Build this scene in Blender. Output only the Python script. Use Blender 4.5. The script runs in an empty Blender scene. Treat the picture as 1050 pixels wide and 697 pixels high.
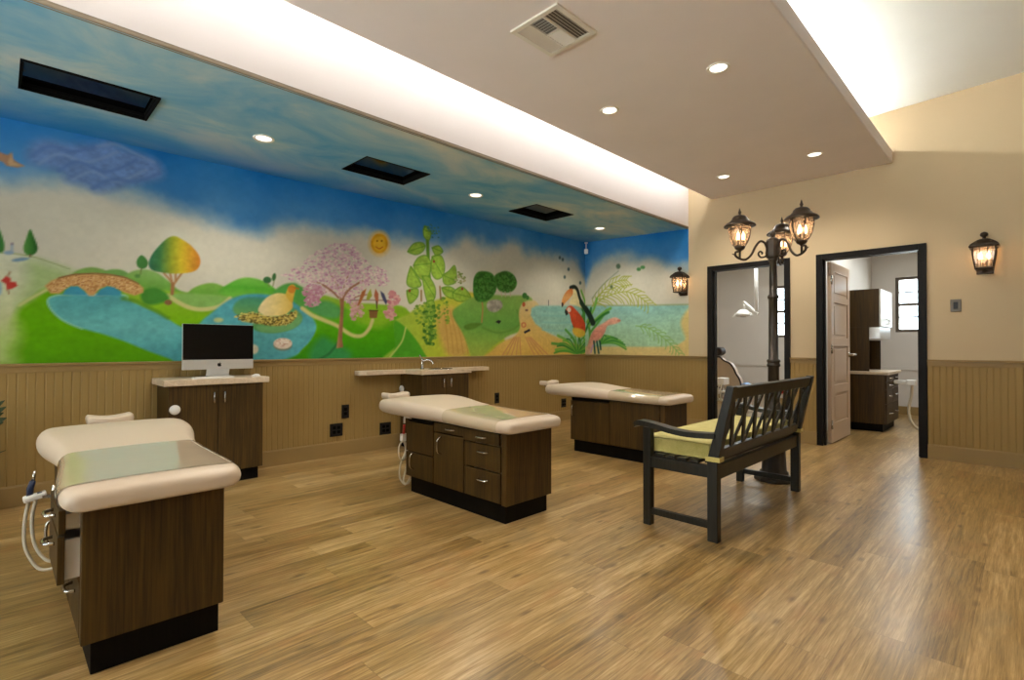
import bpy, bmesh, math, random
import numpy as np
from mathutils import Vector, Matrix
random.seed(4)
SC = bpy.context.scene
COL = SC.collection
PI = math.pi
SPOT_W = 54; GLOW_W = 1.6; ROOM_W = 46; SKY_W = 8.5; UPFILL_W = 28.0; TUBE = 95; EXPOSURE = -0.10

# ------------------------------------------------------------------ colours and materials
def s2l(c):
    c = c / 255.0
    return c / 12.92 if c <= 0.04045 else ((c + 0.055) / 1.055) ** 2.4
def rgb(r, g, b): return (s2l(r), s2l(g), s2l(b), 1.0)

class NT:
    """small wrapper for building node materials"""
    def __init__(self, name):
        self.m = bpy.data.materials.new(name); self.m.use_nodes = True
        self.t = self.m.node_tree; self.n = self.t.nodes; self.l = self.t.links
        self.p = self.n['Principled BSDF']; self.o = self.n['Material Output']
    def node(self, typ, **kw):
        nd = self.n.new(typ)
        for k, v in kw.items(): setattr(nd, k, v)
        return nd
    def link(self, a, b): self.l.new(a, b)
    def setp(self, **kw):
        for k, v in kw.items(): self.p.inputs[k.replace('_', ' ')].default_value = v
    def math(self, op, a, b=None, c=None):
        nd = self.node('ShaderNodeMath', operation=op)
        for i, x in enumerate((a, b, c)):
            if x is None: continue
            if isinstance(x, (int, float)): nd.inputs[i].default_value = x
            else: self.link(x, nd.inputs[i])
        return nd.outputs[0]
    def coords(self, scale=(1, 1, 1)):
        tc = self.node('ShaderNodeTexCoord'); mp = self.node('ShaderNodeMapping')
        mp.inputs['Scale'].default_value = scale
        self.link(tc.outputs['Object'], mp.inputs['Vector'])
        return mp.outputs['Vector']
    def noise(self, vec, scale=5, detail=4, rough=.55, dist=0):
        nd = self.node('ShaderNodeTexNoise')
        nd.inputs['Scale'].default_value = scale; nd.inputs['Detail'].default_value = detail
        nd.inputs['Roughness'].default_value = rough; nd.inputs['Distortion'].default_value = dist
        if vec is not None: self.link(vec, nd.inputs['Vector'])
        return nd.outputs['Fac']
    def ramp(self, fac, stops):
        nd = self.node('ShaderNodeValToRGB'); e = nd.color_ramp.elements
        while len(e) < len(stops): e.new(0.5)
        for i, (p, c) in enumerate(stops): e[i].position = p; e[i].color = c
        self.link(fac, nd.inputs['Fac'])
        return nd.outputs['Color']
    def mix(self, fac, a, b, mode='MIX'):
        nd = self.node('ShaderNodeMix', data_type='RGBA', blend_type=mode)
        for s, x in ((nd.inputs[0], fac), (nd.inputs[6], a), (nd.inputs[7], b)):
            if isinstance(x, (int, float, tuple)): s.default_value = x
            else: self.link(x, s)
        return nd.outputs[2]
    def bump(self, h, strength=.2, dist=.01):
        nd = self.node('ShaderNodeBump'); nd.inputs['Strength'].default_value = strength; nd.inputs['Distance'].default_value = dist
        self.link(h, nd.inputs['Height']); self.link(nd.outputs['Normal'], self.p.inputs['Normal'])

def paint(name, c, rough=.6, var=.04, scale=3, spec=.3, metal=0):
    t = NT(name); v = t.coords()
    f = t.noise(v, scale, 3)
    lo = tuple(x * (1 - var) for x in c[:3]) + (1,); hi = tuple(min(1, x * (1 + var)) for x in c[:3]) + (1,)
    t.link(t.ramp(f, [(.3, lo), (.7, hi)]), t.p.inputs['Base Color'])
    t.setp(Roughness=rough, Specular_IOR_Level=spec, Metallic=metal)
    return t.m
def emit(name, c, strength):
    t = NT(name); t.setp(Base_Color=c, Emission_Color=c, Emission_Strength=strength)
    return t.m
def laminate(name, dark, light, rough=.45, spec=.3):
    t = NT(name); v = t.coords((90, 90, 3))
    f = t.noise(v, 1.0, 5, .6)
    f2 = t.noise(t.coords((14, 14, .8)), 1.0, 3)
    f3 = t.math('ADD', t.math('MULTIPLY', f, .65), t.math('MULTIPLY', f2, .35))
    t.link(t.ramp(f3, [(.36, dark), (.64, light)]), t.p.inputs['Base Color'])
    t.setp(Roughness=rough, Specular_IOR_Level=spec)
    return t.m
def glassy(name, tint, fac_gloss=.08, rough=.02, haze=0):
    t = NT(name)
    tr = t.node('ShaderNodeBsdfTransparent'); tr.inputs['Color'].default_value = tint
    gl = t.node('ShaderNodeBsdfGlossy'); gl.inputs['Roughness'].default_value = rough
    fr = t.node('ShaderNodeFresnel'); fr.inputs['IOR'].default_value = 1.45
    mx = t.node('ShaderNodeMixShader')
    t.link(t.math('MULTIPLY', fr.outputs[0], fac_gloss * 10), mx.inputs[0]); t.link(tr.outputs[0], mx.inputs[1]); t.link(gl.outputs[0], mx.inputs[2])
    if haze:
        df = t.node('ShaderNodeBsdfTranslucent'); df.inputs['Color'].default_value = (1, .80, .64, 1); m2 = t.node('ShaderNodeMixShader'); m2.inputs[0].default_value = haze
        t.link(mx.outputs[0], m2.inputs[1]); t.link(df.outputs[0], m2.inputs[2]); mx = m2
    t.link(mx.outputs[0], t.o.inputs['Surface'])
    return t.m

def floor_material():
    t = NT('plank_floor'); PW, PL = .165, 1.22
    tc = t.node('ShaderNodeTexCoord'); sp = t.node('ShaderNodeSeparateXYZ'); t.link(tc.outputs['Object'], sp.inputs[0])
    x, y = sp.outputs[0], sp.outputs[1]
    xr = t.math('DIVIDE', x, PW); row = t.math('FLOOR', xr); fx = t.math('FRACT', xr)
    wn = t.node('ShaderNodeTexWhiteNoise', noise_dimensions='1D'); t.link(row, wn.inputs['W'])
    yr = t.math('ADD', t.math('DIVIDE', y, PL), wn.outputs['Value']); idx = t.math('FLOOR', yr); fy = t.math('FRACT', yr)
    cb = t.node('ShaderNodeCombineXYZ'); t.link(row, cb.inputs[0]); t.link(idx, cb.inputs[1])
    w2 = t.node('ShaderNodeTexWhiteNoise', noise_dimensions='2D'); t.link(cb.outputs[0], w2.inputs['Vector'])
    rnd = w2.outputs['Value']; rnd2 = t.math('FRACT', t.math('MULTIPLY', rnd, 37.7))
    # grain, different on every plank
    def gv(sx, sy):
        c = t.node('ShaderNodeCombineXYZ')
        t.link(t.math('MULTIPLY', x, sx), c.inputs[0]); t.link(t.math('MULTIPLY', y, sy), c.inputs[1]); t.link(t.math('MULTIPLY', rnd, 60.0), c.inputs[2])
        return c.outputs[0]
    g1 = t.noise(gv(78, 3.0), 1, 6, .68, .5)
    g2 = t.noise(gv(11, .9), 1, 4, .6, .8)
    g3 = t.noise(gv(240, 9), 1, 4, .65)
    g4 = t.noise(gv(5, 3.0), 1, 3, .6)
    g = t.math('ADD', t.math('ADD', t.math('MULTIPLY', g1, .44), t.math('MULTIPLY', g2, .30)), t.math('MULTIPLY', g3, .26))
    sh = t.math('ADD', g, t.math('MULTIPLY', t.math('SUBTRACT', rnd, .5), .085))
    c = t.ramp(sh, [(.33, rgb(*FL[0])), (.44, rgb(*FL[1])), (.53, rgb(*FL[2])), (.63, rgb(*FL[3]))])
    tint = t.ramp(rnd2, [(0, (1.0, .93, .82, 1)), (.5, (1, 1, 1, 1)), (1, (1.0, .96, .9, 1))])
    c = t.mix(.6, c, tint, 'MULTIPLY')
    red = t.ramp(g4, [(.56, (0, 0, 0, 1)), (.74, (1, 1, 1, 1))])
    rm = t.node('ShaderNodeRGBToBW'); t.link(red, rm.inputs[0])
    c = t.mix(t.math('MULTIPLY', rm.outputs[0], .35), c, rgb(*FL[4]))
    gy = t.ramp(g4, [(.28, (1, 1, 1, 1)), (.44, (0, 0, 0, 1))]); gm = t.node('ShaderNodeRGBToBW'); t.link(gy, gm.inputs[0])
    c = t.mix(t.math('MULTIPLY', gm.outputs[0], .3), c, rgb(*FL[5]))
    # knots
    vc = t.node('ShaderNodeCombineXYZ'); t.link(t.math('MULTIPLY', x, 7.0), vc.inputs[0]); t.link(t.math('MULTIPLY', y, 2.6), vc.inputs[1])
    vo = t.node('ShaderNodeTexVoronoi', feature='F1', voronoi_dimensions='2D'); vo.inputs['Scale'].default_value = 1.0; t.link(vc.outputs[0], vo.inputs['Vector'])
    sr = t.node('ShaderNodeSeparateColor'); t.link(vo.outputs['Color'], sr.inputs[0])
    kd = t.node('ShaderNodeMapRange'); t.link(vo.outputs['Distance'], kd.inputs[0]); kd.inputs[1].default_value = .03; kd.inputs[2].default_value = .13; kd.inputs[3].default_value = 1; kd.inputs[4].default_value = 0
    kf = t.math('MULTIPLY', t.math('MULTIPLY', kd.outputs[0], t.math('GREATER_THAN', sr.outputs[0], .62)), .55)
    c = t.mix(kf, c, rgb(70, 46, 22))
    # seams
    ex = t.math('MINIMUM', fx, t.math('SUBTRACT', 1.0, fx)); ey = t.math('MINIMUM', fy, t.math('SUBTRACT', 1.0, fy))
    sx = t.math('LESS_THAN', ex, .0075); sy = t.math('LESS_THAN', ey, .0013)
    seam = t.math('MAXIMUM', sx, sy)
    c = t.mix(t.math('MULTIPLY', seam, .28), c, rgb(70, 48, 24))
    t.link(c, t.p.inputs['Base Color'])
    t.link(t.math('ADD', t.math('MULTIPLY', g, .16), .26), t.p.inputs['Roughness'])
    t.setp(Specular_IOR_Level=.45, Coat_Weight=.35, Coat_Roughness=.2)
    t.bump(t.math('SUBTRACT', g1, t.math('MULTIPLY', seam, .6)), .14, .002)
    return t.m
# floor plank tones: dark grain, mid, light, pale, reddish, greyish
FL = [(82, 61, 30), (132, 104, 57), (164, 133, 82), (198, 168, 120), (164, 106, 56), (128, 116, 90)]

def alcove_ceiling_material():
    t = NT('painted_sky_ceiling'); v = t.coords((1, .55, 1))
    f = t.noise(v, 1.7, 6, .58, .6); f2 = t.noise(v, .8, 3, .5, .3)
    c = t.ramp(f, [(.34, rgb(92, 160, 200)), (.50, rgb(146, 186, 202)), (.68, rgb(206, 210, 200))])
    sp = t.node('ShaderNodeSeparateXYZ'); tc = t.node('ShaderNodeTexCoord'); t.link(tc.outputs['Object'], sp.inputs[0])
    e = t.node('ShaderNodeMapRange'); t.link(sp.outputs[0], e.inputs[0])
    e.inputs[1].default_value = -4.9; e.inputs[2].default_value = -4.15; e.inputs[3].default_value = .95; e.inputs[4].default_value = 0
    wob = t.math('ADD', e.outputs[0], t.math('MULTIPLY', t.math('SUBTRACT', f2, .5), .5)); wob.node.use_clamp = True
    c = t.mix(wob, c, rgb(22, 124, 190))
    t.link(c, t.p.inputs['Base Color']); t.setp(Roughness=.7, Specular_IOR_Level=.2)
    return t.m

M = {}
M['wall'] = paint('tan_wall_paint', rgb(192, 171, 138), .7, .02, 2, .2)
M['cloud'] = paint('pale_ceiling_paint', rgb(236, 228, 226), .75, .02, 2, .2)
M['white'] = paint('white_ceiling_paint', rgb(240, 242, 236), .75, .015, 2, .2)
M['wains'] = paint('brown_wainscot_paint', rgb(148, 121, 70), .5, .03, 4, .3)
M['rail'] = paint('brown_rail_paint', rgb(146, 120, 74), .45, .03, 4, .35)
M['floor'] = floor_material()
M['alcove'] = alcove_ceiling_material()
M['grey_wall'] = paint('grey_room_paint', rgb(204, 196, 186), .7, .02, 2, .2)
M['black'] = paint('black_door_frame', rgb(20, 16, 13), .5, .1, 6, .15)
M['fascia'] = paint('pale_fascia_paint', rgb(212, 204, 200), .75, .015, 2, .2)
M['greytrim'] = paint('grey_tan_trim', rgb(126, 112, 94), .6, .03, 4, .2)
M['void'] = paint('dark_recess', rgb(14, 14, 13), .7, .1, 6, .05)
M['wood'] = laminate('dark_wood_laminate', rgb(44, 30, 8), rgb(82, 59, 20), .5)
M['kick'] = laminate('black_kick', rgb(9, 7, 5), rgb(18, 14, 10), .6, .1)
M['inner'] = paint('white_drawer_box', rgb(238, 232, 222), .5, .03)
M['steel'] = paint('brushed_steel', rgb(200, 196, 190), .22, .03, 20, .5, 1)
M['vinyl'] = paint('cream_vinyl', rgb(200, 181, 158), .38, .02, 3, .4)
M['stone'] = None
M['bench'] = laminate('dark_green_black_wood', rgb(20, 19, 13), rgb(40, 37, 28), .4)
M['cushion'] = None
M['bronze'] = paint('bronze_metal', rgb(54, 43, 32), .42, .25, 30, .5, .6)
M['post'] = paint('dark_bronze_post', rgb(58, 50, 42), .42, .15, 20, .5, .4)
M['amber'] = glassy('seeded_amber_glass', (1, .90, .80, 1), .07, .08, .16)
M['pane'] = glassy('window_glass', (.96, .98, .97, 1), .06, .0)
M['bulb'] = emit('candle_bulb', (1, .76, .50, 1), 6.5)
M['lens'] = emit('downlight_lens', (1, .93, .80, 1), 2.6)
M['tube'] = emit('fluorescent_tube_glow', (.985, 1, .965, 1), TUBE)
M['tube_soft'] = emit('fluorescent_tube_glow_soft', (1, .985, .965, 1), TUBE * .62)
M['trimwhite'] = paint('white_enamel', rgb(226, 220, 208), .4, .02)
M['outlet'] = paint('black_plastic', rgb(24, 20, 18), .4, .05)
M['plastic'] = paint('white_plastic', rgb(228, 224, 216), .35, .02)
M['hose'] = paint('beige_rubber_hose', rgb(206, 196, 174), .5, .03)
M['navy'] = paint('navy_plastic', rgb(28, 36, 62), .35, .05)
M['screen'] = paint('black_glass_screen', rgb(8, 8, 9), .05, .05, 3, .28)
M['alu'] = paint('silver_aluminium', rgb(214, 212, 208), .3, .02, 10, .5, .55)
M['door'] = paint('taupe_door_paint', rgb(196, 170, 144), .35, .02, 3, .4)
M['windowframe'] = paint('brown_window_frame', rgb(84, 70, 56), .45, .05)
M['leaf'] = paint('dark_leaf', rgb(44, 58, 24), .5, .2, 12)
M['red'] = paint('red_plastic', rgb(176, 44, 34), .4, .05)
M['blue'] = paint('pale_blue_plastic', rgb(126, 160, 206), .4, .05)
M['piping'] = paint('dark_piping', rgb(52, 40, 34), .5, .1)
M['grey'] = paint('grey_plate', rgb(112, 106, 96), .45, .05, 6, .3)
def stone_material():
    t = NT('beige_laminate_top'); v = t.coords()
    f = t.noise(v, 140, 3, .7); f2 = t.noise(v, 25, 3)
    c = t.ramp(t.math('ADD', t.math('MULTIPLY', f, .6), t.math('MULTIPLY', f2, .4)), [(.35, rgb(188, 166, 138)), (.65, rgb(220, 200, 172))])
    t.link(c, t.p.inputs['Base Color']); t.setp(Roughness=.35, Specular_IOR_Level=.4); return t.m
M['stone'] = stone_material()
def cushion_material():
    t = NT('woven_lime_fabric'); v = t.coords()
    f = t.noise(v, 220, 2, .6); f2 = t.noise(v, 18, 3)
    c = t.ramp(t.math('ADD', t.math('MULTIPLY', f, .5), t.math('MULTIPLY', f2, .5)), [(.35, rgb(184, 172, 94)), (.65, rgb(208, 194, 122))])
    t.link(c, t.p.inputs['Base Color']); t.setp(Roughness=.85, Specular_IOR_Level=.15, Sheen_Weight=.2); t.bump(f, .25, .002); return t.m
M['cushion'] = cushion_material()
def cover_material():
    t = NT('clear_vinyl_cover')
    t.setp(Base_Color=rgb(194, 174, 146), Roughness=.07, Specular_IOR_Level=.5, Coat_Weight=.6, Coat_Roughness=.03)
    f = t.noise(t.coords(), 6, 2); t.bump(f, .12, .01)
    return t.m
M['cover'] = cover_material()

# ------------------------------------------------------------------ mesh helpers
class MB:
    """collects shapes; build() links them as one mesh object"""
    def __init__(s): s.v = []; s.f = []; s.sm = []
    def _add(s, vs, fs, smooth=False):
        o = len(s.v); s.v += [tuple(v) for v in vs]; s.f += [tuple(i + o for i in f) for f in fs]; s.sm += [smooth] * len(fs)
        return s
    def box(s, x0, x1, y0, y1, z0, z1):
        x0, x1 = sorted((x0, x1)); y0, y1 = sorted((y0, y1)); z0, z1 = sorted((z0, z1))
        return s._add([(x, y, z) for x in (x0, x1) for y in (y0, y1) for z in (z0, z1)],
                      [(0, 1, 3, 2), (4, 6, 7, 5), (0, 4, 5, 1), (2, 3, 7, 6), (0, 2, 6, 4), (1, 5, 7, 3)])
    def bar(s, p, q, w, h, up=(0, 0, 1)):
        p, q = Vector(p), Vector(q); d = (q - p).normalized(); side = d.cross(Vector(up)).normalized(); u = side.cross(d).normalized()
        vs = [b + side * (a * w / 2) + u * (c * h / 2) for b in (p, q) for a in (-1, 1) for c in (-1, 1)]
        return s._add(vs, [(0, 1, 3, 2), (4, 6, 7, 5), (0, 4, 5, 1), (2, 3, 7, 6), (0, 2, 6, 4), (1, 5, 7, 3)])
    def prism(s, poly, axis, a, b):
        """2-D polygon swept along an axis (0,1,2) from a to b"""
        n = len(poly)
        def put(p, t):
            c = list(p); c.insert(axis, t); return c
        vs = [put(p, a) for p in poly] + [put(p, b) for p in poly]
        return s._add(vs, [tuple(range(n))[::-1], tuple(range(n, 2 * n))] + [(i, (i + 1) % n, n + (i + 1) % n, n + i) for i in range(n)])
    def tube(s, pts, r, n=8, cap=True, closed=False):
        pts = [Vector(p) for p in pts]; rs = r if isinstance(r, (list, tuple)) else [r] * len(pts)
        vs = []; fs = []; m = len(pts); ref = None
        for i, p in enumerate(pts):
            d = (pts[(i + 1) % m if closed else min(i + 1, m - 1)] - pts[(i - 1) % m if closed else max(i - 1, 0)]).normalized()
            if ref is None: ref = d.orthogonal().normalized()
            ref = (ref - d * ref.dot(d)).normalized(); b = d.cross(ref)
            vs += [p + (ref * math.cos(2 * PI * k / n) + b * math.sin(2 * PI * k / n)) * rs[i] for k in range(n)]
        for i in range(m if closed else m - 1):
            j = (i + 1) % m
            fs += [(i * n + k, i * n + (k + 1) % n, j * n + (k + 1) % n, j * n + k) for k in range(n)]
        s._add(vs, fs, True)
        if cap and not closed:
            o = len(s.v) - m * n
            s.f += [tuple(o + k for k in range(n))[::-1], tuple(o + (m - 1) * n + k for k in range(n))]; s.sm += [False, False]
        return s
    def lathe(s, prof, c=(0, 0, 0), n=24, axis=2, smooth=True, cap=True, ang=0):
        """profile [(radius, height)] turned about an axis through c"""
        vs = []; fs = []
        for r, h in prof:
            for k in range(n):
                a = 2 * PI * k / n + ang; u, w = r * math.cos(a), r * math.sin(a)
                vs.append({2: (c[0] + u, c[1] + w, c[2] + h), 0: (c[0] + h, c[1] + u, c[2] + w), 1: (c[0] + u, c[1] + h, c[2] + w)}[axis])
        for i in range(len(prof) - 1):
            fs += [(i * n + k, i * n + (k + 1) % n, (i + 1) * n + (k + 1) % n, (i + 1) * n + k) for k in range(n)]
        s._add(vs, fs, smooth)
        if cap:
            o = len(s.v) - len(vs)
            if prof[0][0] > 1e-5: s.f.append(tuple(o + k for k in range(n))[::-1]); s.sm.append(False)
            if prof[-1][0] > 1e-5: s.f.append(tuple(o + len(vs) - n + k for k in range(n))); s.sm.append(False)
        return s
    def sheet(s, rows, smooth=True, closed_u=False):
        """grid of points rows[i][j]"""
        m = len(rows); n = len(rows[0]); vs = [p for r in rows for p in r]; fs = []
        for i in range(m - 1):
            for j in range(n if closed_u else n - 1):
                k = (j + 1) % n; fs.append((i * n + j, i * n + k, (i + 1) * n + k, (i + 1) * n + j))
        return s._add(vs, fs, smooth)
    def sphere(s, c, rx, ry=None, rz=None, n=14):
        ry = ry or rx; rz = rz or rx; rows = []
        for i in range(n // 2 + 1):
            a = PI * i / (n // 2) - PI / 2
            rows.append([(c[0] + rx * math.cos(a) * math.cos(2 * PI * k / n), c[1] + ry * math.cos(a) * math.sin(2 * PI * k / n), c[2] + rz * math.sin(a)) for k in range(n)])
        return s.sheet(rows, True, True)
    def build(s, name, mat, parent=None, bevel=0, seg=2, subsurf=0, merge=True):
        off = Vector(parent['_w']) if parent is not None else Vector((0, 0, 0))
        me = bpy.data.meshes.new(name)
        me.from_pydata([tuple(Vector(v) - off) for v in s.v], [], s.f)
        me.polygons.foreach_set('use_smooth', s.sm)
        bm = bmesh.new(); bm.from_mesh(me)
        if merge: bmesh.ops.remove_doubles(bm, verts=bm.verts, dist=1e-5)
        bmesh.ops.recalc_face_normals(bm, faces=bm.faces)
        bm.to_mesh(me); bm.free()
        o = bpy.data.objects.new(name, me); COL.objects.link(o); me.materials.append(M[mat] if isinstance(mat, str) else mat)
        o['_w'] = tuple(off)
        if parent is not None: o.parent = parent; o['_w'] = tuple(parent['_w'])
        if bevel:
            b = o.modifiers.new('bevel', 'BEVEL'); b.width = bevel; b.segments = seg; b.limit_method = 'ANGLE'; b.angle_limit = math.radians(40)
        if subsurf:
            b = o.modifiers.new('smooth', 'SUBSURF'); b.levels = b.render_levels = subsurf
        return o

def tag(o, label=None, cat=None, group=None, kind=None):
    if label: o['label'] = label
    if cat: o['category'] = cat
    if group: o['group'] = group
    if kind: o['kind'] = kind
    return o
def thing(name, loc, label, cat, group=None):
    o = bpy.data.objects.new(name, None); COL.objects.link(o); o.location = loc; o['_w'] = tuple(loc)
    o.empty_display_size = .1
    return tag(o, label, cat, group)
def struct(mb, name, mat, **kw): return tag(mb.build(name, mat, **kw), kind='structure')
def copy_tree(o, parent=None):
    c = o.copy(); COL.objects.link(c)
    if parent is not None: c.parent = parent
    for ch in [x for x in bpy.data.objects if x.parent == o]: copy_tree(ch, c)
    return c
def place_copy(o, loc, label=None, group=None):
    c = copy_tree(o); c.location = loc; c['_w'] = tuple(loc)
    if label: c['label'] = label
    if group: c['group'] = group
    return c
def catmull(pts, per=6, closed=False):
    out = []; n = len(pts)
    for i in range(n if closed else n - 1):
        p0, p1, p2, p3 = [np.array(pts[(i + k) % n] if closed else pts[min(max(i + k, 0), n - 1)], float) for k in (-1, 0, 1, 2)]
        for k in range(per):
            t = k / per
            out.append(tuple(.5 * ((2 * p1) + (-p0 + p2) * t + (2 * p0 - 5 * p1 + 4 * p2 - p3) * t * t + (-p0 + 3 * p1 - 3 * p2 + p3) * t ** 3)))
    if not closed: out.append(tuple(pts[-1]))
    return out

# ------------------------------------------------------------------ dimensions of the place (metres)
XW = -4.897          # mural wall
YB = 6.513           # end wall with the doors
XR = 3.4; YF = -3.4  # unseen right and rear walls
ZR = .973; ZRB = .908; ZBB = .144
XS = -3.195; ZA = 2.663      # edge of the low alcove ceiling
XC0, XC1, ZC, ZCT = -2.882, -.979, 2.99, 3.118   # hanging ceiling panel
ZH = 3.515
D1 = (-2.933, -1.952, 2.128); D2 = (-1.682, -.710, 2.126); CAS = .062
YB2 = YB + .12; YFAR = 10.45; ZROOM = 2.78

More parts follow.
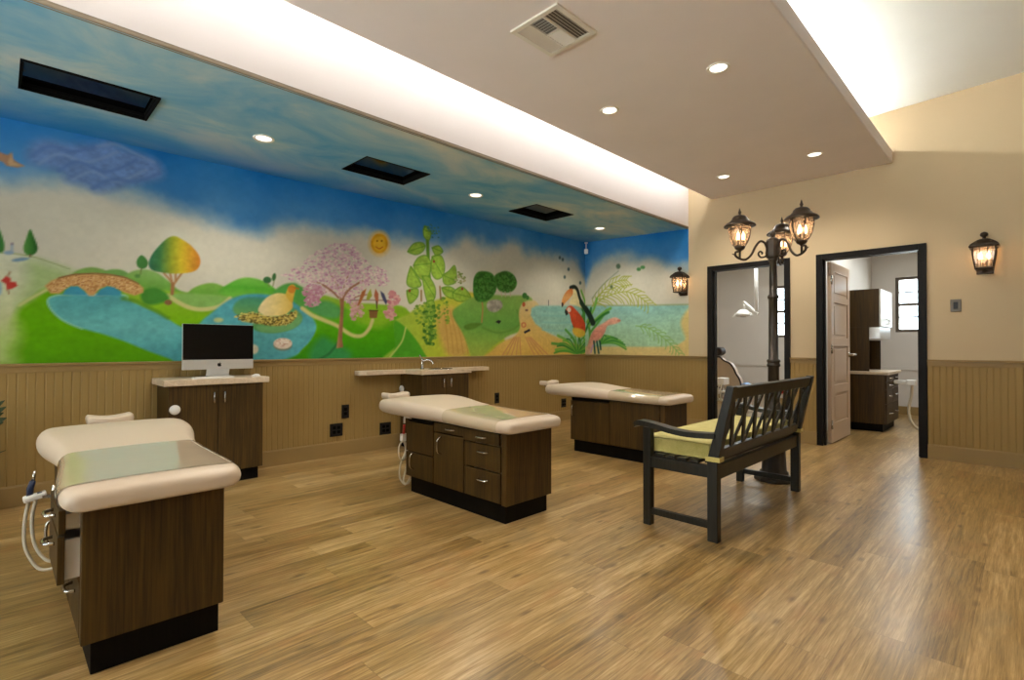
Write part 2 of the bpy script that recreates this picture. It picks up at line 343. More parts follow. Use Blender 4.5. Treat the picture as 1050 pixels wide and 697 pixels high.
# ------------------------------------------------------------------ painting of the mural wall
MURAL=[
["P","L",[[0.137,2.442],[0.18,2.522],[0.251,2.556],[0.356,2.557],[0.494,2.596],[0.579,2.634],[0.668,2.607],[0.791,2.595],[0.887,2.573],[0.94,2.508],[0.915,2.424],[0.762,2.358],[0.629,2.284],[0.525,2.24],[0.44,2.272],[0.348,2.28],[0.316,2.342],[0.227,2.356],[0.152,2.371]],[112,144,196],0.036,1,None,0.14],
["S","L",[[0.166,2.416],[0.252,2.507],[0.384,2.508],[0.522,2.582]],[92,126,184],0.014,1,0.007],
["S","L",[[0.202,2.37],[0.304,2.466],[0.467,2.451],[0.639,2.569]],[136,162,204],0.014,1,0.0071],
["S","L",[[0.305,2.347],[0.412,2.437],[0.581,2.406],[0.76,2.541]],[92,126,184],0.014,1,0.0072],
["S","L",[[0.386,2.302],[0.495,2.386],[0.641,2.346],[0.824,2.48]],[136,162,204],0.015,1,0.0073],
["S","L",[[0.496,2.263],[0.611,2.354],[0.762,2.374],[0.908,2.469]],[92,126,184],0.015,1,0.0075],
["S","L",[[0.522,2.582],[0.626,2.625],[0.76,2.586],[0.874,2.554]],[136,162,204],0.015,1,0.0075],
["P","L",[[-0.111,2.407],[-0.039,2.408],[0.007,2.4],[0.045,2.391],[0.064,2.416],[0.069,2.37],[0.098,2.351],[0.128,2.338],[0.094,2.316],[0.041,2.316],[0.022,2.338],[-0.011,2.343],[-0.11,2.304]],[176,132,100],0.007,0,None,0.06],
["P","L",[[0.046,2.344],[0.064,2.402],[0.074,2.351],[0.123,2.337],[0.055,2.32]],[205,165,120],0.007,0,None,0.06],
["P","L",[[-0.334,1.733],[-0.078,1.736],[0.014,1.722],[0.085,1.725],[0.173,1.716],[0.285,1.681],[0.391,1.65],[0.43,1.597],[0.366,1.479],[0.315,1.196],[0.265,0.974],[-0.326,0.963]],[206,208,176],0.013,1,["v",1.742,1.259,[[214,214,188],[205,208,172],[198,202,150]]],0.06],
["P","L",[[0.158,1.68],[0.259,1.671],[0.375,1.635],[0.408,1.595],[0.313,1.502],[0.21,1.453],[0.112,1.379],[0.15,1.53]],[168,190,128],0.055,1,None,0.06],
["S","L",[[0.014,1.722],[0.085,1.725],[0.173,1.716],[0.285,1.681],[0.375,1.649]],[150,165,110],0.005,1,0.0034],
["P","L",[[0.344,1.533],[0.397,1.63],[0.485,1.675],[0.576,1.663],[0.647,1.611],[0.648,1.499],[0.344,1.477]],[126,168,84],0.007,1,None,0.06],
["P","L",[[0.519,1.562],[0.576,1.655],[0.646,1.677],[0.706,1.661],[0.768,1.584],[0.769,1.508],[0.52,1.49]],[118,168,88],0.007,1,None,0.06],
["P","L",[[0.671,1.561],[0.719,1.655],[0.805,1.694],[0.894,1.681],[0.98,1.619],[1.097,1.533],[1.466,1.475],[1.467,1.305],[0.672,1.412]],[128,174,84],0.009,1,["v",1.711,1.429,[[150,186,110],[112,168,70],[120,176,50]]],0.06],
["P","L",[[0.684,1.487],[0.831,1.544],[0.974,1.539],[1.097,1.533],[1.203,1.541],[1.426,1.557],[1.642,1.573],[1.971,1.598],[2.256,1.599],[2.566,1.542],[2.903,1.541],[3.272,1.475],[3.406,0.861],[0.688,0.935]],[128,182,42],0.011,1,["v",1.592,0.943,[[150,192,60],[128,186,16],[96,164,14]]],0.06],
["P","L",[[1.118,1.534],[1.188,1.596],[1.297,1.63],[1.403,1.598],[1.505,1.529],[1.466,1.458],[1.204,1.394],[1.098,1.437]],[132,182,76],0.008,1,["v",1.629,1.398,[[140,188,84],[108,174,58],[150,196,90]]],0.06],
["P","L",[[0.975,1.492],[1.069,1.531],[1.203,1.532],[1.328,1.533],[1.45,1.525],[1.404,1.454],[1.24,1.396],[1.098,1.42]],[140,186,96],0.012,1,None,0.06],
["P","L",[[1.342,1.559],[1.433,1.642],[1.527,1.694],[1.624,1.703],[1.725,1.677],[1.82,1.613],[1.846,1.543],[1.642,1.521],[1.426,1.523]],[104,184,66],0.009,1,["v",1.7,1.517,[[128,196,80],[90,176,52],[120,188,70]]],0.06],
["P","L",[[1.794,1.584],[1.881,1.663],[1.971,1.689],[2.026,1.676],[2.12,1.609],[2.121,1.44],[1.972,1.432],[1.838,1.516]],[88,162,72],0.011,1,None,0.06],
["S","L",[[0.975,1.5],[1.063,1.442],[1.147,1.407],[1.24,1.404],[1.351,1.434],[1.434,1.507]],[208,202,132],0.008,1,0.0171],
["P","L",[[0.794,1.495],[0.831,1.544],[0.895,1.557],[0.961,1.523],[0.982,1.469],[0.896,1.425],[0.82,1.428]],[72,140,52],0.012,1,None,0.06],
["P","L",[[-0.285,0.962],[-0.286,1.06],[0.038,1.124],[0.084,1.258],[0.112,1.352],[0.18,1.424],[0.251,1.491],[0.366,1.479],[0.533,1.346],[0.772,1.167],[1.101,1.036],[1.102,0.924]],[98,166,8],0.028,1,["v",1.501,0.974,[[110,174,16],[98,168,4],[88,156,10]]],0.06],
["P","L",[[-0.285,0.962],[-0.287,1.153],[0.019,1.203],[0.094,1.258],[0.114,1.158],[0.086,1.058],[0.068,0.952]],[178,200,120],0.058,1,None,0.06],
["S","L",[[0.112,1.373],[0.175,1.43],[0.251,1.491]],[200,200,130],0.007,1,0.0075],
["P","L",[[0.256,1.408],[0.282,1.445],[0.366,1.464],[0.532,1.469],[0.672,1.486],[0.714,1.452],[0.807,1.404],[0.936,1.341],[1.099,1.244],[1.277,1.298],[1.467,1.262],[1.469,0.999],[1.081,0.964],[0.979,0.998],[0.835,1.061],[0.699,1.129],[0.557,1.186],[0.433,1.227],[0.336,1.28],[0.278,1.347]],[84,172,196],0.009,1,["v",1.49,1.009,[[84,164,168],[108,186,184],[84,164,170]]],0.1],
["S","L",[[0.714,1.452],[0.672,1.486],[0.366,1.464],[0.282,1.445],[0.256,1.408],[0.283,1.341],[0.346,1.274],[0.444,1.22]],[150,206,190],0.007,1,0.005],
["P","L",[[0.24,1.517],[0.271,1.555],[0.322,1.587],[0.397,1.616],[0.502,1.633],[0.599,1.636],[0.695,1.623],[0.768,1.592],[0.812,1.55],[0.813,1.512],[0.757,1.485],[0.696,1.503],[0.671,1.516],[0.635,1.543],[0.588,1.546],[0.542,1.521],[0.509,1.467],[0.481,1.465],[0.458,1.5],[0.419,1.532],[0.381,1.529],[0.344,1.498],[0.318,1.468],[0.271,1.465]],[206,158,98],0.006,0,None,0.06],
["D","L",[[0.25,1.518],[0.322,1.58],[0.502,1.626],[0.695,1.615],[0.806,1.534],[0.757,1.492],[0.671,1.524],[0.588,1.554],[0.503,1.489],[0.419,1.539],[0.344,1.505],[0.271,1.472]],[[168,120,72],[228,188,134],[184,132,80],[216,172,116]],520,0.004,3,0],
["S","L",[[0.312,1.579],[0.397,1.612],[0.502,1.63],[0.599,1.632],[0.695,1.619],[0.781,1.578]],[128,92,56],0.005,1,0.0047],
["P","L",[[0.334,1.462],[0.35,1.498],[0.381,1.526],[0.419,1.529],[0.453,1.499],[0.475,1.465]],[66,150,176],0.006,0,None,0.06],
["P","L",[[0.52,1.468],[0.548,1.514],[0.588,1.543],[0.629,1.539],[0.671,1.509],[0.672,1.479]],[66,150,176],0.006,0,None,0.06],
["S","L",[[0.684,1.457],[0.769,1.44],[0.832,1.406],[0.91,1.363],[0.976,1.319]],[86,140,40],0.015,1,0.0096],
["P","L",[[0.161,1.904],[0.181,1.853],[0.2,1.787],[0.192,1.745],[0.168,1.725],[0.138,1.732],[0.128,1.771],[0.142,1.84]],[66,124,54],0.005,1,["u",0.128,0.197,[[96,150,70],[66,126,52],[48,100,44]]],0.06],
["P","L",[[-0.007,1.897],[0.012,1.874],[0.032,1.797],[0.034,1.758],[0.028,1.731],[-0.0,1.727],[-0.024,1.776]],[66,124,54],0.005,1,None,0.06],
["S","L",[[0.163,1.728],[0.163,1.714]],[110,90,60],0.005,1,0.0041],
["P","L",[[0.158,1.701],[0.155,1.695],[0.146,1.689],[0.132,1.682],[0.115,1.676],[0.099,1.672],[0.084,1.671],[0.075,1.672],[0.071,1.676],[0.074,1.681],[0.083,1.688],[0.096,1.694],[0.113,1.7],[0.13,1.704],[0.144,1.705],[0.154,1.704]],[120,150,176],0.007,1,None,0.06],
["P","L",[[0.08,1.731],[0.079,1.726],[0.075,1.722],[0.07,1.719],[0.063,1.716],[0.056,1.714],[0.049,1.714],[0.042,1.715],[0.037,1.717],[0.034,1.721],[0.032,1.725],[0.034,1.729],[0.037,1.733],[0.042,1.737],[0.049,1.739],[0.056,1.741],[0.063,1.741],[0.07,1.74],[0.075,1.738],[0.079,1.735]],[140,164,190],0.007,1,None,0.06],
["S","L",[[0.07,1.736],[0.072,1.783]],[150,172,196],0.007,1,0.0053],
["P","L",[[0.078,1.791],[0.077,1.785],[0.074,1.782],[0.07,1.781],[0.067,1.784],[0.066,1.789],[0.067,1.794],[0.07,1.798],[0.074,1.798],[0.077,1.796]],[140,120,140],0.004,1,None,0.06],
["P","L",[[0.02,1.532],[0.043,1.567],[0.067,1.556],[0.067,1.53],[0.091,1.532],[0.101,1.506],[0.073,1.483],[0.049,1.475],[0.044,1.514]],[196,66,56],0.005,0,None,0.06],
["P","L",[[-0.022,1.528],[0.016,1.525],[0.025,1.473],[0.016,1.439],[-0.021,1.437]],[150,180,196],0.008,1,None,0.06],
["S","L",[[0.054,1.475],[0.059,1.449]],[160,120,90],0.005,1,0.0033],
["S","L",[[0.053,1.568],[0.062,1.596]],[170,130,100],0.005,1,0.0046],
["S","L",[[1.005,1.518],[1.007,1.597],[0.947,1.678]],[176,128,84],0.006,1,0.0071],
["S","L",[[1.007,1.597],[0.987,1.69]],[176,128,84],0.006,1,0.0071],
["S","L",[[1.008,1.581],[1.041,1.64],[1.075,1.699]],[176,128,84],0.006,1,0.0071],
["S","L",[[1.028,1.623],[1.027,1.694]],[176,128,84],0.006,1,0.0071],
["S","L",[[1.005,1.518],[1.007,1.597]],[166,116,76],0.006,1,0.0118],
["P","L",[[1.018,1.987],[1.066,1.97],[1.129,1.931],[1.186,1.865],[1.204,1.802],[1.187,1.743],[1.137,1.705],[1.027,1.682],[0.92,1.683],[0.862,1.7],[0.846,1.745],[0.867,1.817],[0.919,1.901],[0.971,1.964]],[160,150,50],0.006,1,["u",0.848,1.2,[[52,112,86],[72,132,76],[150,164,50],[214,192,50],[210,160,50],[206,128,50]]],0.12],
["P","L",[[0.767,1.751],[0.779,1.783],[0.798,1.804],[0.823,1.788],[0.842,1.752],[0.83,1.712],[0.799,1.698],[0.773,1.714]],[70,128,62],0.005,1,None,0.06],
["S","L",[[0.799,1.701],[0.793,1.655]],[110,120,70],0.005,1,0.0038],
["P","L",[[0.793,1.64],[0.792,1.635],[0.789,1.63],[0.785,1.627],[0.78,1.624],[0.774,1.623],[0.768,1.623],[0.763,1.625],[0.759,1.628],[0.756,1.632],[0.756,1.636],[0.756,1.641],[0.759,1.645],[0.763,1.649],[0.768,1.652],[0.774,1.653],[0.78,1.653],[0.785,1.651],[0.789,1.648],[0.792,1.644]],[90,140,70],0.006,1,None,0.06],
["P","L",[[1.005,1.447],[1.004,1.44],[1.0,1.434],[0.994,1.428],[0.987,1.425],[0.979,1.423],[0.97,1.424],[0.963,1.427],[0.957,1.431],[0.953,1.437],[0.952,1.444],[0.953,1.451],[0.957,1.457],[0.963,1.462],[0.97,1.466],[0.978,1.467],[0.987,1.467],[0.994,1.464],[1.0,1.46],[1.004,1.454]],[140,100,64],0.006,1,None,0.06],
["P","L",[[1.142,1.173],[1.212,1.296],[1.277,1.364],[1.373,1.453],[1.465,1.517],[1.585,1.556],[1.751,1.563],[1.926,1.539],[2.065,1.455],[2.16,1.404],[2.209,1.301],[2.161,1.159],[2.067,1.065],[1.993,0.991],[1.798,0.932],[1.172,0.946]],[72,164,196],0.011,1,["v",1.559,0.96,[[76,156,172],[100,184,190],[90,174,184]]],0.1],
["P","L",[[1.458,1.406],[1.481,1.476],[1.561,1.524],[1.709,1.534],[1.838,1.516],[1.972,1.46],[2.056,1.399],[2.056,1.325],[1.974,1.258],[1.831,1.218],[1.677,1.224],[1.611,1.266],[1.643,1.328],[1.514,1.358]],[86,156,92],0.011,1,["v",1.536,1.216,[[70,146,120],[110,168,96],[84,150,84]]],0.06],
["P","L",[[1.66,1.276],[1.839,1.281],[1.973,1.331],[2.028,1.379],[2.056,1.334],[1.974,1.258],[1.831,1.218],[1.694,1.224]],[118,176,110],0.009,1,None,0.06],
["P","L",[[1.514,1.366],[1.643,1.389],[1.795,1.361],[1.954,1.395],[2.0,1.434],[2.018,1.397],[1.955,1.312],[1.831,1.281],[1.677,1.294],[1.53,1.315]],[196,172,84],0.009,1,None,0.06],
["D","L",[[1.49,1.374],[1.643,1.398],[1.972,1.414],[2.018,1.397],[1.937,1.302],[1.813,1.281],[1.644,1.302],[1.506,1.323]],[[92,84,40],[226,206,116],[120,104,50]],260,0.007,5,1],
["P","L",[[1.382,1.319],[1.38,1.312],[1.375,1.307],[1.366,1.302],[1.356,1.299],[1.344,1.297],[1.333,1.298],[1.322,1.3],[1.314,1.304],[1.309,1.31],[1.307,1.316],[1.309,1.322],[1.314,1.328],[1.322,1.333],[1.332,1.336],[1.344,1.337],[1.356,1.337],[1.366,1.334],[1.375,1.33],[1.38,1.325]],[206,208,140],0.01,1,None,0.06],
["P","L",[[1.668,1.408],[1.692,1.48],[1.751,1.546],[1.829,1.582],[1.89,1.582],[1.944,1.568],[1.972,1.496],[1.963,1.441],[1.883,1.382],[1.752,1.368]],[240,216,150],0.007,1,["u",1.667,1.972,[[244,224,170],[240,214,140],[226,190,90]]],0.06],
["P","L",[[1.908,1.575],[1.953,1.669],[1.998,1.655],[1.981,1.552],[1.963,1.505]],[222,180,70],0.007,1,None,0.06],
["P","L",[[1.999,1.632],[1.996,1.617],[1.988,1.605],[1.976,1.596],[1.962,1.592],[1.948,1.594],[1.937,1.601],[1.929,1.612],[1.926,1.626],[1.928,1.64],[1.936,1.653],[1.948,1.662],[1.962,1.666],[1.976,1.664],[1.988,1.657],[1.996,1.646]],[208,136,48],0.007,1,None,0.06],
["S","L",[[1.989,1.645],[2.026,1.639]],[190,110,40],0.006,1,0.0069],
["P","L",[[1.97,1.102],[1.966,1.086],[1.954,1.072],[1.935,1.06],[1.911,1.053],[1.885,1.051],[1.859,1.053],[1.836,1.061],[1.817,1.072],[1.806,1.086],[1.801,1.101],[1.805,1.117],[1.817,1.131],[1.835,1.142],[1.858,1.15],[1.884,1.152],[1.91,1.15],[1.934,1.143],[1.953,1.132],[1.966,1.118]],[120,130,110],0.009,1,None,0.06],
["P","L",[[1.97,1.12],[1.966,1.104],[1.954,1.09],[1.935,1.079],[1.911,1.071],[1.885,1.069],[1.859,1.071],[1.836,1.079],[1.817,1.09],[1.805,1.104],[1.801,1.119],[1.805,1.135],[1.817,1.149],[1.835,1.16],[1.858,1.168],[1.884,1.17],[1.91,1.168],[1.934,1.161],[1.953,1.15],[1.966,1.136]],[238,218,196],0.007,1,None,0.06],
["D","L",[[1.956,1.129],[1.953,1.118],[1.943,1.108],[1.927,1.099],[1.907,1.094],[1.885,1.092],[1.863,1.094],[1.843,1.099],[1.828,1.107],[1.818,1.117],[1.814,1.128],[1.818,1.139],[1.827,1.149],[1.843,1.158],[1.862,1.163],[1.884,1.165],[1.906,1.163],[1.926,1.158],[1.942,1.15],[1.953,1.14]],[[210,170,150],[250,236,220]],40,0.007,7,1],
["P","L",[[1.67,1.066],[1.668,1.052],[1.662,1.04],[1.653,1.031],[1.642,1.025],[1.629,1.023],[1.616,1.025],[1.605,1.031],[1.596,1.041],[1.59,1.053],[1.588,1.066],[1.59,1.08],[1.596,1.092],[1.605,1.101],[1.616,1.108],[1.629,1.11],[1.641,1.108],[1.653,1.101],[1.662,1.092],[1.668,1.08]],[226,222,196],0.009,1,None,0.06],
["P","L",[[1.778,1.699],[1.776,1.69],[1.771,1.681],[1.763,1.673],[1.753,1.668],[1.742,1.666],[1.731,1.666],[1.721,1.67],[1.713,1.676],[1.708,1.684],[1.706,1.693],[1.708,1.702],[1.713,1.711],[1.72,1.718],[1.73,1.724],[1.741,1.726],[1.752,1.726],[1.762,1.722],[1.771,1.717],[1.776,1.709]],[62,110,64],0.006,1,None,0.06],
["P","L",[[1.819,1.726],[1.814,1.711],[1.807,1.699],[1.799,1.693],[1.791,1.694],[1.786,1.702],[1.783,1.715],[1.785,1.73],[1.789,1.746],[1.796,1.758],[1.804,1.764],[1.812,1.763],[1.817,1.755],[1.82,1.742]],[64,112,60],0.006,1,None,0.06],
["S","L",[[1.75,1.67],[1.759,1.635]],[120,130,80],0.006,1,0.0036],
["S","L",[[1.802,1.693],[1.793,1.647]],[120,130,80],0.006,1,0.0036],
["P","L",[[1.94,0.901],[2.049,1.028],[2.142,1.14],[2.209,1.273],[2.141,1.403],[2.083,1.456],[2.207,1.51],[2.408,1.513],[2.62,1.444],[2.81,1.474],[3.022,1.442],[3.209,1.386],[3.431,1.205],[3.568,0.856]],[84,166,36],0.014,1,["v",1.519,0.924,[[110,180,44],[84,168,12],[56,146,24]]],0.06],
["P","L",[[2.083,1.475],[2.178,1.528],[2.336,1.537],[2.46,1.457],[2.409,1.376],[2.238,1.388]],[90,164,90],0.019,1,None,0.06],
["P","L",[[2.143,1.046],[2.258,1.188],[2.4,1.122],[2.569,1.023],[2.484,0.925],[2.182,0.932]],[60,150,80],0.039,1,None,0.06],
["P","L",[[2.545,1.421],[2.731,1.491],[2.962,1.492],[3.071,1.402],[2.904,1.291],[2.676,1.326]],[140,192,40],0.041,1,None,0.06],
["S","L",[[2.065,1.455],[2.16,1.394],[2.277,1.351],[2.419,1.298],[2.546,1.222],[2.633,1.198],[2.71,1.215],[2.777,1.288],[2.811,1.371]],[214,206,130],0.01,1,0.0197],
["S","L",[[3.222,1.299],[3.184,1.169],[3.122,1.083],[3.013,0.966]],[196,208,110],0.009,1,0.0097],
["S","L",[[2.42,1.122],[2.339,1.025],[2.24,0.969]],[48,110,60],0.012,1,0.0097],
["S","L",[[2.428,1.582],[2.356,1.645],[2.255,1.705],[2.139,1.723]],[164,112,98],0.007,1,0.0062],
["S","L",[[2.459,1.594],[2.543,1.68],[2.651,1.749],[2.763,1.81]],[164,112,98],0.007,1,0.0065],
["S","L",[[2.449,1.584],[2.417,1.709],[2.335,1.818]],[164,112,98],0.007,1,0.0063],
["S","L",[[2.47,1.634],[2.521,1.787],[2.563,1.921]],[164,112,98],0.007,1,0.0064],
["S","L",[[2.356,1.645],[2.276,1.62],[2.198,1.538]],[164,112,98],0.007,1,0.0062],
["S","L",[[2.523,1.539],[2.63,1.606],[2.741,1.634]],[164,112,98],0.007,1,0.0065],
["D","L",[[1.872,1.744],[1.934,1.796],[2.043,1.872],[2.137,1.968],[2.273,2.062],[2.435,2.133],[2.584,2.124],[2.694,2.037],[2.796,1.947],[2.948,1.922],[3.009,1.801],[2.949,1.743],[2.786,1.74],[2.652,1.648],[2.566,1.522],[2.459,1.575],[2.316,1.623],[2.217,1.54],[2.14,1.488],[2.102,1.551],[2.139,1.648],[2.044,1.696]],[[232,208,200],[220,184,190],[204,160,178],[188,136,166],[236,216,204],[214,172,184]],1250,0.009,11,1],
["D","L",[[2.082,1.643],[2.206,1.691],[2.276,1.62],[2.217,1.502],[2.102,1.476]],[[206,160,172],[190,130,150]],110,0.011,12,1],
["D","L",[[2.997,1.652],[3.07,1.7],[3.132,1.641],[3.108,1.564],[3.022,1.538]],[[208,140,140],[196,120,130],[224,170,160]],60,0.014,13,1],
["D","L",[[2.95,1.481],[3.034,1.528],[3.096,1.467],[3.047,1.38],[2.975,1.409]],[[224,166,160],[206,140,140]],50,0.014,14,1],
["D","L",[[2.566,1.522],[2.675,1.569],[2.698,1.428],[2.588,1.363]],[[222,172,172],[204,150,150]],50,0.013,15,1],
["P","L",[[2.439,1.573],[2.491,1.587],[2.486,1.458],[2.477,1.29],[2.472,1.162],[2.483,1.083],[2.41,1.073],[2.425,1.191],[2.44,1.338],[2.45,1.456]],[172,126,88],0.008,0,["u",2.409,2.492,[[190,146,104],[160,112,78],[150,104,76]]],0.06],
["S","L",[[2.428,1.582],[2.356,1.645],[2.265,1.696]],[160,112,84],0.007,1,0.0087],
["S","L",[[2.48,1.586],[2.554,1.681],[2.651,1.749]],[160,112,84],0.007,1,0.009],
["S","L",[[2.565,1.562],[2.741,1.578],[2.998,1.589]],[140,110,100],0.007,1,0.0046],
["P","L",[[2.735,1.695],[2.719,1.633],[2.686,1.569],[2.653,1.517],[2.636,1.516],[2.663,1.598],[2.685,1.661]],[176,108,60],0.006,0,None,0.06],
["P","L",[[2.786,1.699],[2.804,1.628],[2.764,1.574],[2.736,1.583],[2.752,1.645]],[160,172,60],0.006,0,None,0.06],
["P","L",[[2.844,1.704],[2.879,1.654],[2.879,1.582],[2.862,1.497],[2.85,1.569],[2.827,1.63]],[182,106,74],0.006,0,None,0.06],
["S","L",[[2.856,1.57],[2.862,1.497]],[70,60,60],0.007,1,0.0062],
["P","L",[[2.902,1.687],[2.949,1.659],[2.986,1.578],[2.974,1.54],[2.938,1.585],[2.914,1.636]],[76,76,106],0.006,0,None,0.06],
["P","L",[[2.77,1.472],[2.874,1.477],[2.863,1.394],[2.776,1.39]],[136,96,52],0.005,0,None,0.06],
["S","L",[[2.77,1.469],[2.874,1.474]],[90,62,36],0.005,0,0.0052],
["P","L",[[3.019,2.211],[3.012,2.167],[2.994,2.126],[2.965,2.092],[2.928,2.068],[2.888,2.057],[2.849,2.058],[2.813,2.073],[2.785,2.099],[2.767,2.134],[2.761,2.174],[2.767,2.216],[2.784,2.256],[2.812,2.29],[2.847,2.315],[2.887,2.328],[2.927,2.328],[2.964,2.314],[2.993,2.288],[3.012,2.252]],[226,190,120],0.026,1,None,0.06],
["P","L",[[2.99,2.207],[2.985,2.173],[2.97,2.142],[2.948,2.116],[2.919,2.097],[2.888,2.088],[2.857,2.089],[2.829,2.1],[2.807,2.12],[2.793,2.147],[2.788,2.178],[2.793,2.211],[2.807,2.241],[2.828,2.268],[2.856,2.287],[2.887,2.296],[2.918,2.296],[2.947,2.286],[2.97,2.266],[2.984,2.239]],[222,160,34],0.007,1,None,0.1],
["P","L",[[2.963,2.198],[2.96,2.172],[2.949,2.149],[2.932,2.129],[2.911,2.115],[2.888,2.108],[2.865,2.108],[2.844,2.117],[2.828,2.132],[2.817,2.153],[2.813,2.176],[2.817,2.201],[2.827,2.225],[2.844,2.245],[2.864,2.259],[2.887,2.266],[2.91,2.266],[2.932,2.258],[2.949,2.243],[2.959,2.222]],[236,184,50],0.01,1,None,0.06],
["P","L",[[2.873,2.216],[2.873,2.213],[2.871,2.21],[2.869,2.207],[2.865,2.205],[2.862,2.204],[2.858,2.204],[2.855,2.205],[2.852,2.207],[2.851,2.21],[2.85,2.213],[2.851,2.216],[2.852,2.219],[2.855,2.222],[2.858,2.224],[2.862,2.225],[2.865,2.225],[2.869,2.224],[2.871,2.222],[2.873,2.219]],[150,100,20],0.004,1,None,0.06],
["P","L",[[2.928,2.224],[2.927,2.221],[2.925,2.218],[2.923,2.215],[2.919,2.213],[2.916,2.212],[2.912,2.212],[2.909,2.213],[2.906,2.215],[2.905,2.217],[2.904,2.221],[2.904,2.224],[2.906,2.227],[2.909,2.23],[2.912,2.232],[2.916,2.233],[2.919,2.233],[2.923,2.232],[2.925,2.23],[2.927,2.227]],[150,100,20],0.004,1,None,0.06],
["S","L",[[2.847,2.15],[2.888,2.135],[2.929,2.161]],[190,100,30],0.005,1,0.0052],
["P","L",[[3.001,0.872],[3.122,1.125],[3.072,1.359],[3.246,1.452],[3.456,1.573],[3.705,1.657],[3.97,1.746],[4.285,1.744],[4.536,1.472],[4.802,0.822]],[184,196,60],0.016,1,["u",3.023,4.711,[[160,196,66],[186,200,60],[206,196,70],[176,198,60]]],0.06],
["P","L",[[3.025,0.871],[3.085,1.083],[3.072,1.359],[3.196,1.32],[3.338,1.192],[3.458,1.038],[3.541,0.857]],[84,166,40],0.011,1,None,0.06],
["S","L",[[3.222,1.299],[3.184,1.169],[3.122,1.083],[3.013,0.966]],[196,208,110],0.009,1,0.0097],
["P","L",[[3.635,1.436],[3.749,1.556],[3.911,1.553],[4.033,1.392],[4.111,1.154],[4.096,0.986],[3.853,0.965],[3.707,1.151]],[214,176,92],0.047,1,None,0.06],
["S","L",[[3.749,1.521],[3.793,1.268],[3.824,1.012]],[196,150,78],0.009,1,0.0058],
["S","L",[[3.792,1.523],[3.858,1.269],[3.898,1.012]],[196,150,78],0.009,1,0.0058],
["S","L",[[3.836,1.525],[3.924,1.27],[3.973,1.011]],[196,150,78],0.009,1,0.0059],
["S","L",[[3.881,1.528],[3.99,1.272],[4.049,1.01]],[196,150,78],0.009,1,0.0059],
["S","L",[[3.926,1.53],[4.058,1.273],[4.127,1.01]],[196,150,78],0.01,1,0.006],
["S","L",[[3.553,1.127],[3.566,1.32],[3.538,1.51],[3.565,1.716],[3.536,1.917],[3.521,2.141],[3.507,2.364],[3.479,2.461]],[96,142,44],0.008,1,0.0225],
["P","L",[[3.243,2.15],[3.32,2.248],[3.426,2.28],[3.48,2.248],[3.44,2.175],[3.347,2.13]],[150,186,66],0.009,1,None,0.18],
["S","L",[[3.243,2.15],[3.32,2.248],[3.426,2.28],[3.48,2.248],[3.44,2.175],[3.347,2.13],[3.243,2.15]],[96,142,44],0.008,1,0.0044],
["S","L",[[3.243,2.15],[3.48,2.248]],[96,142,44],0.007,1,0.0039],
["P","L",[[3.321,2.006],[3.387,2.102],[3.494,2.137],[3.563,2.055],[3.536,1.917],[3.455,1.853],[3.361,1.911]],[150,186,66],0.009,1,None,0.18],
["S","L",[[3.321,2.006],[3.387,2.102],[3.494,2.137],[3.563,2.055],[3.536,1.917],[3.455,1.853],[3.361,1.911],[3.321,2.006]],[96,142,44],0.008,1,0.0045],
["S","L",[[3.321,2.006],[3.563,2.055]],[96,142,44],0.007,1,0.0039],
["P","L",[[3.577,2.136],[3.703,2.164],[3.761,2.055],[3.733,1.924],[3.634,1.881],[3.564,1.965]],[150,186,66],0.009,1,None,0.18],
["S","L",[[3.577,2.136],[3.703,2.164],[3.761,2.055],[3.733,1.924],[3.634,1.881],[3.564,1.965],[3.577,2.136]],[96,142,44],0.008,1,0.0046],
["S","L",[[3.577,2.136],[3.733,1.924]],[96,142,44],0.007,1,0.004],
["P","L",[[3.576,2.239],[3.674,2.275],[3.732,2.213],[3.632,2.16]],[150,186,66],0.009,1,None,0.18],
["S","L",[[3.576,2.239],[3.674,2.275],[3.732,2.213],[3.632,2.16],[3.576,2.239]],[96,142,44],0.008,1,0.0046],
["S","L",[[3.576,2.239],[3.732,2.213]],[96,142,44],0.007,1,0.004],
["P","L",[[3.283,1.99],[3.361,1.911],[3.428,1.795],[3.323,1.753],[3.232,1.8]],[150,186,66],0.009,1,None,0.18],
["S","L",[[3.283,1.99],[3.361,1.911],[3.428,1.795],[3.323,1.753],[3.232,1.8],[3.283,1.99]],[96,142,44],0.008,1,0.0044],
["S","L",[[3.283,1.99],[3.428,1.795]],[96,142,44],0.007,1,0.0039],
["P","L",[[3.232,1.713],[3.375,1.746],[3.376,1.657],[3.272,1.574]],[150,186,66],0.009,1,None,0.18],
["S","L",[[3.232,1.713],[3.375,1.746],[3.376,1.657],[3.272,1.574],[3.232,1.713]],[96,142,44],0.008,1,0.0044],
["S","L",[[3.232,1.713],[3.376,1.657]],[96,142,44],0.007,1,0.0038],
["P","L",[[3.733,1.936],[3.82,1.991],[3.916,2.066],[3.939,1.885],[3.821,1.828],[3.748,1.845]],[150,186,66],0.009,1,None,0.18],
["S","L",[[3.733,1.936],[3.82,1.991],[3.916,2.066],[3.939,1.885],[3.821,1.828],[3.748,1.845],[3.733,1.936]],[96,142,44],0.008,1,0.0047],
["S","L",[[3.733,1.936],[3.939,1.885]],[96,142,44],0.007,1,0.0041],
["P","L",[[3.719,1.785],[3.85,1.807],[3.97,1.734],[3.88,1.669],[3.763,1.707]],[150,186,66],0.009,1,None,0.18],
["S","L",[[3.719,1.785],[3.85,1.807],[3.97,1.734],[3.88,1.669],[3.763,1.707],[3.719,1.785]],[96,142,44],0.008,1,0.0047],
["S","L",[[3.719,1.785],[3.97,1.734]],[96,142,44],0.007,1,0.0041],
["P","L",[[3.88,1.739],[4.031,1.822],[4.172,1.7],[4.032,1.643],[3.91,1.659]],[150,186,66],0.01,1,None,0.18],
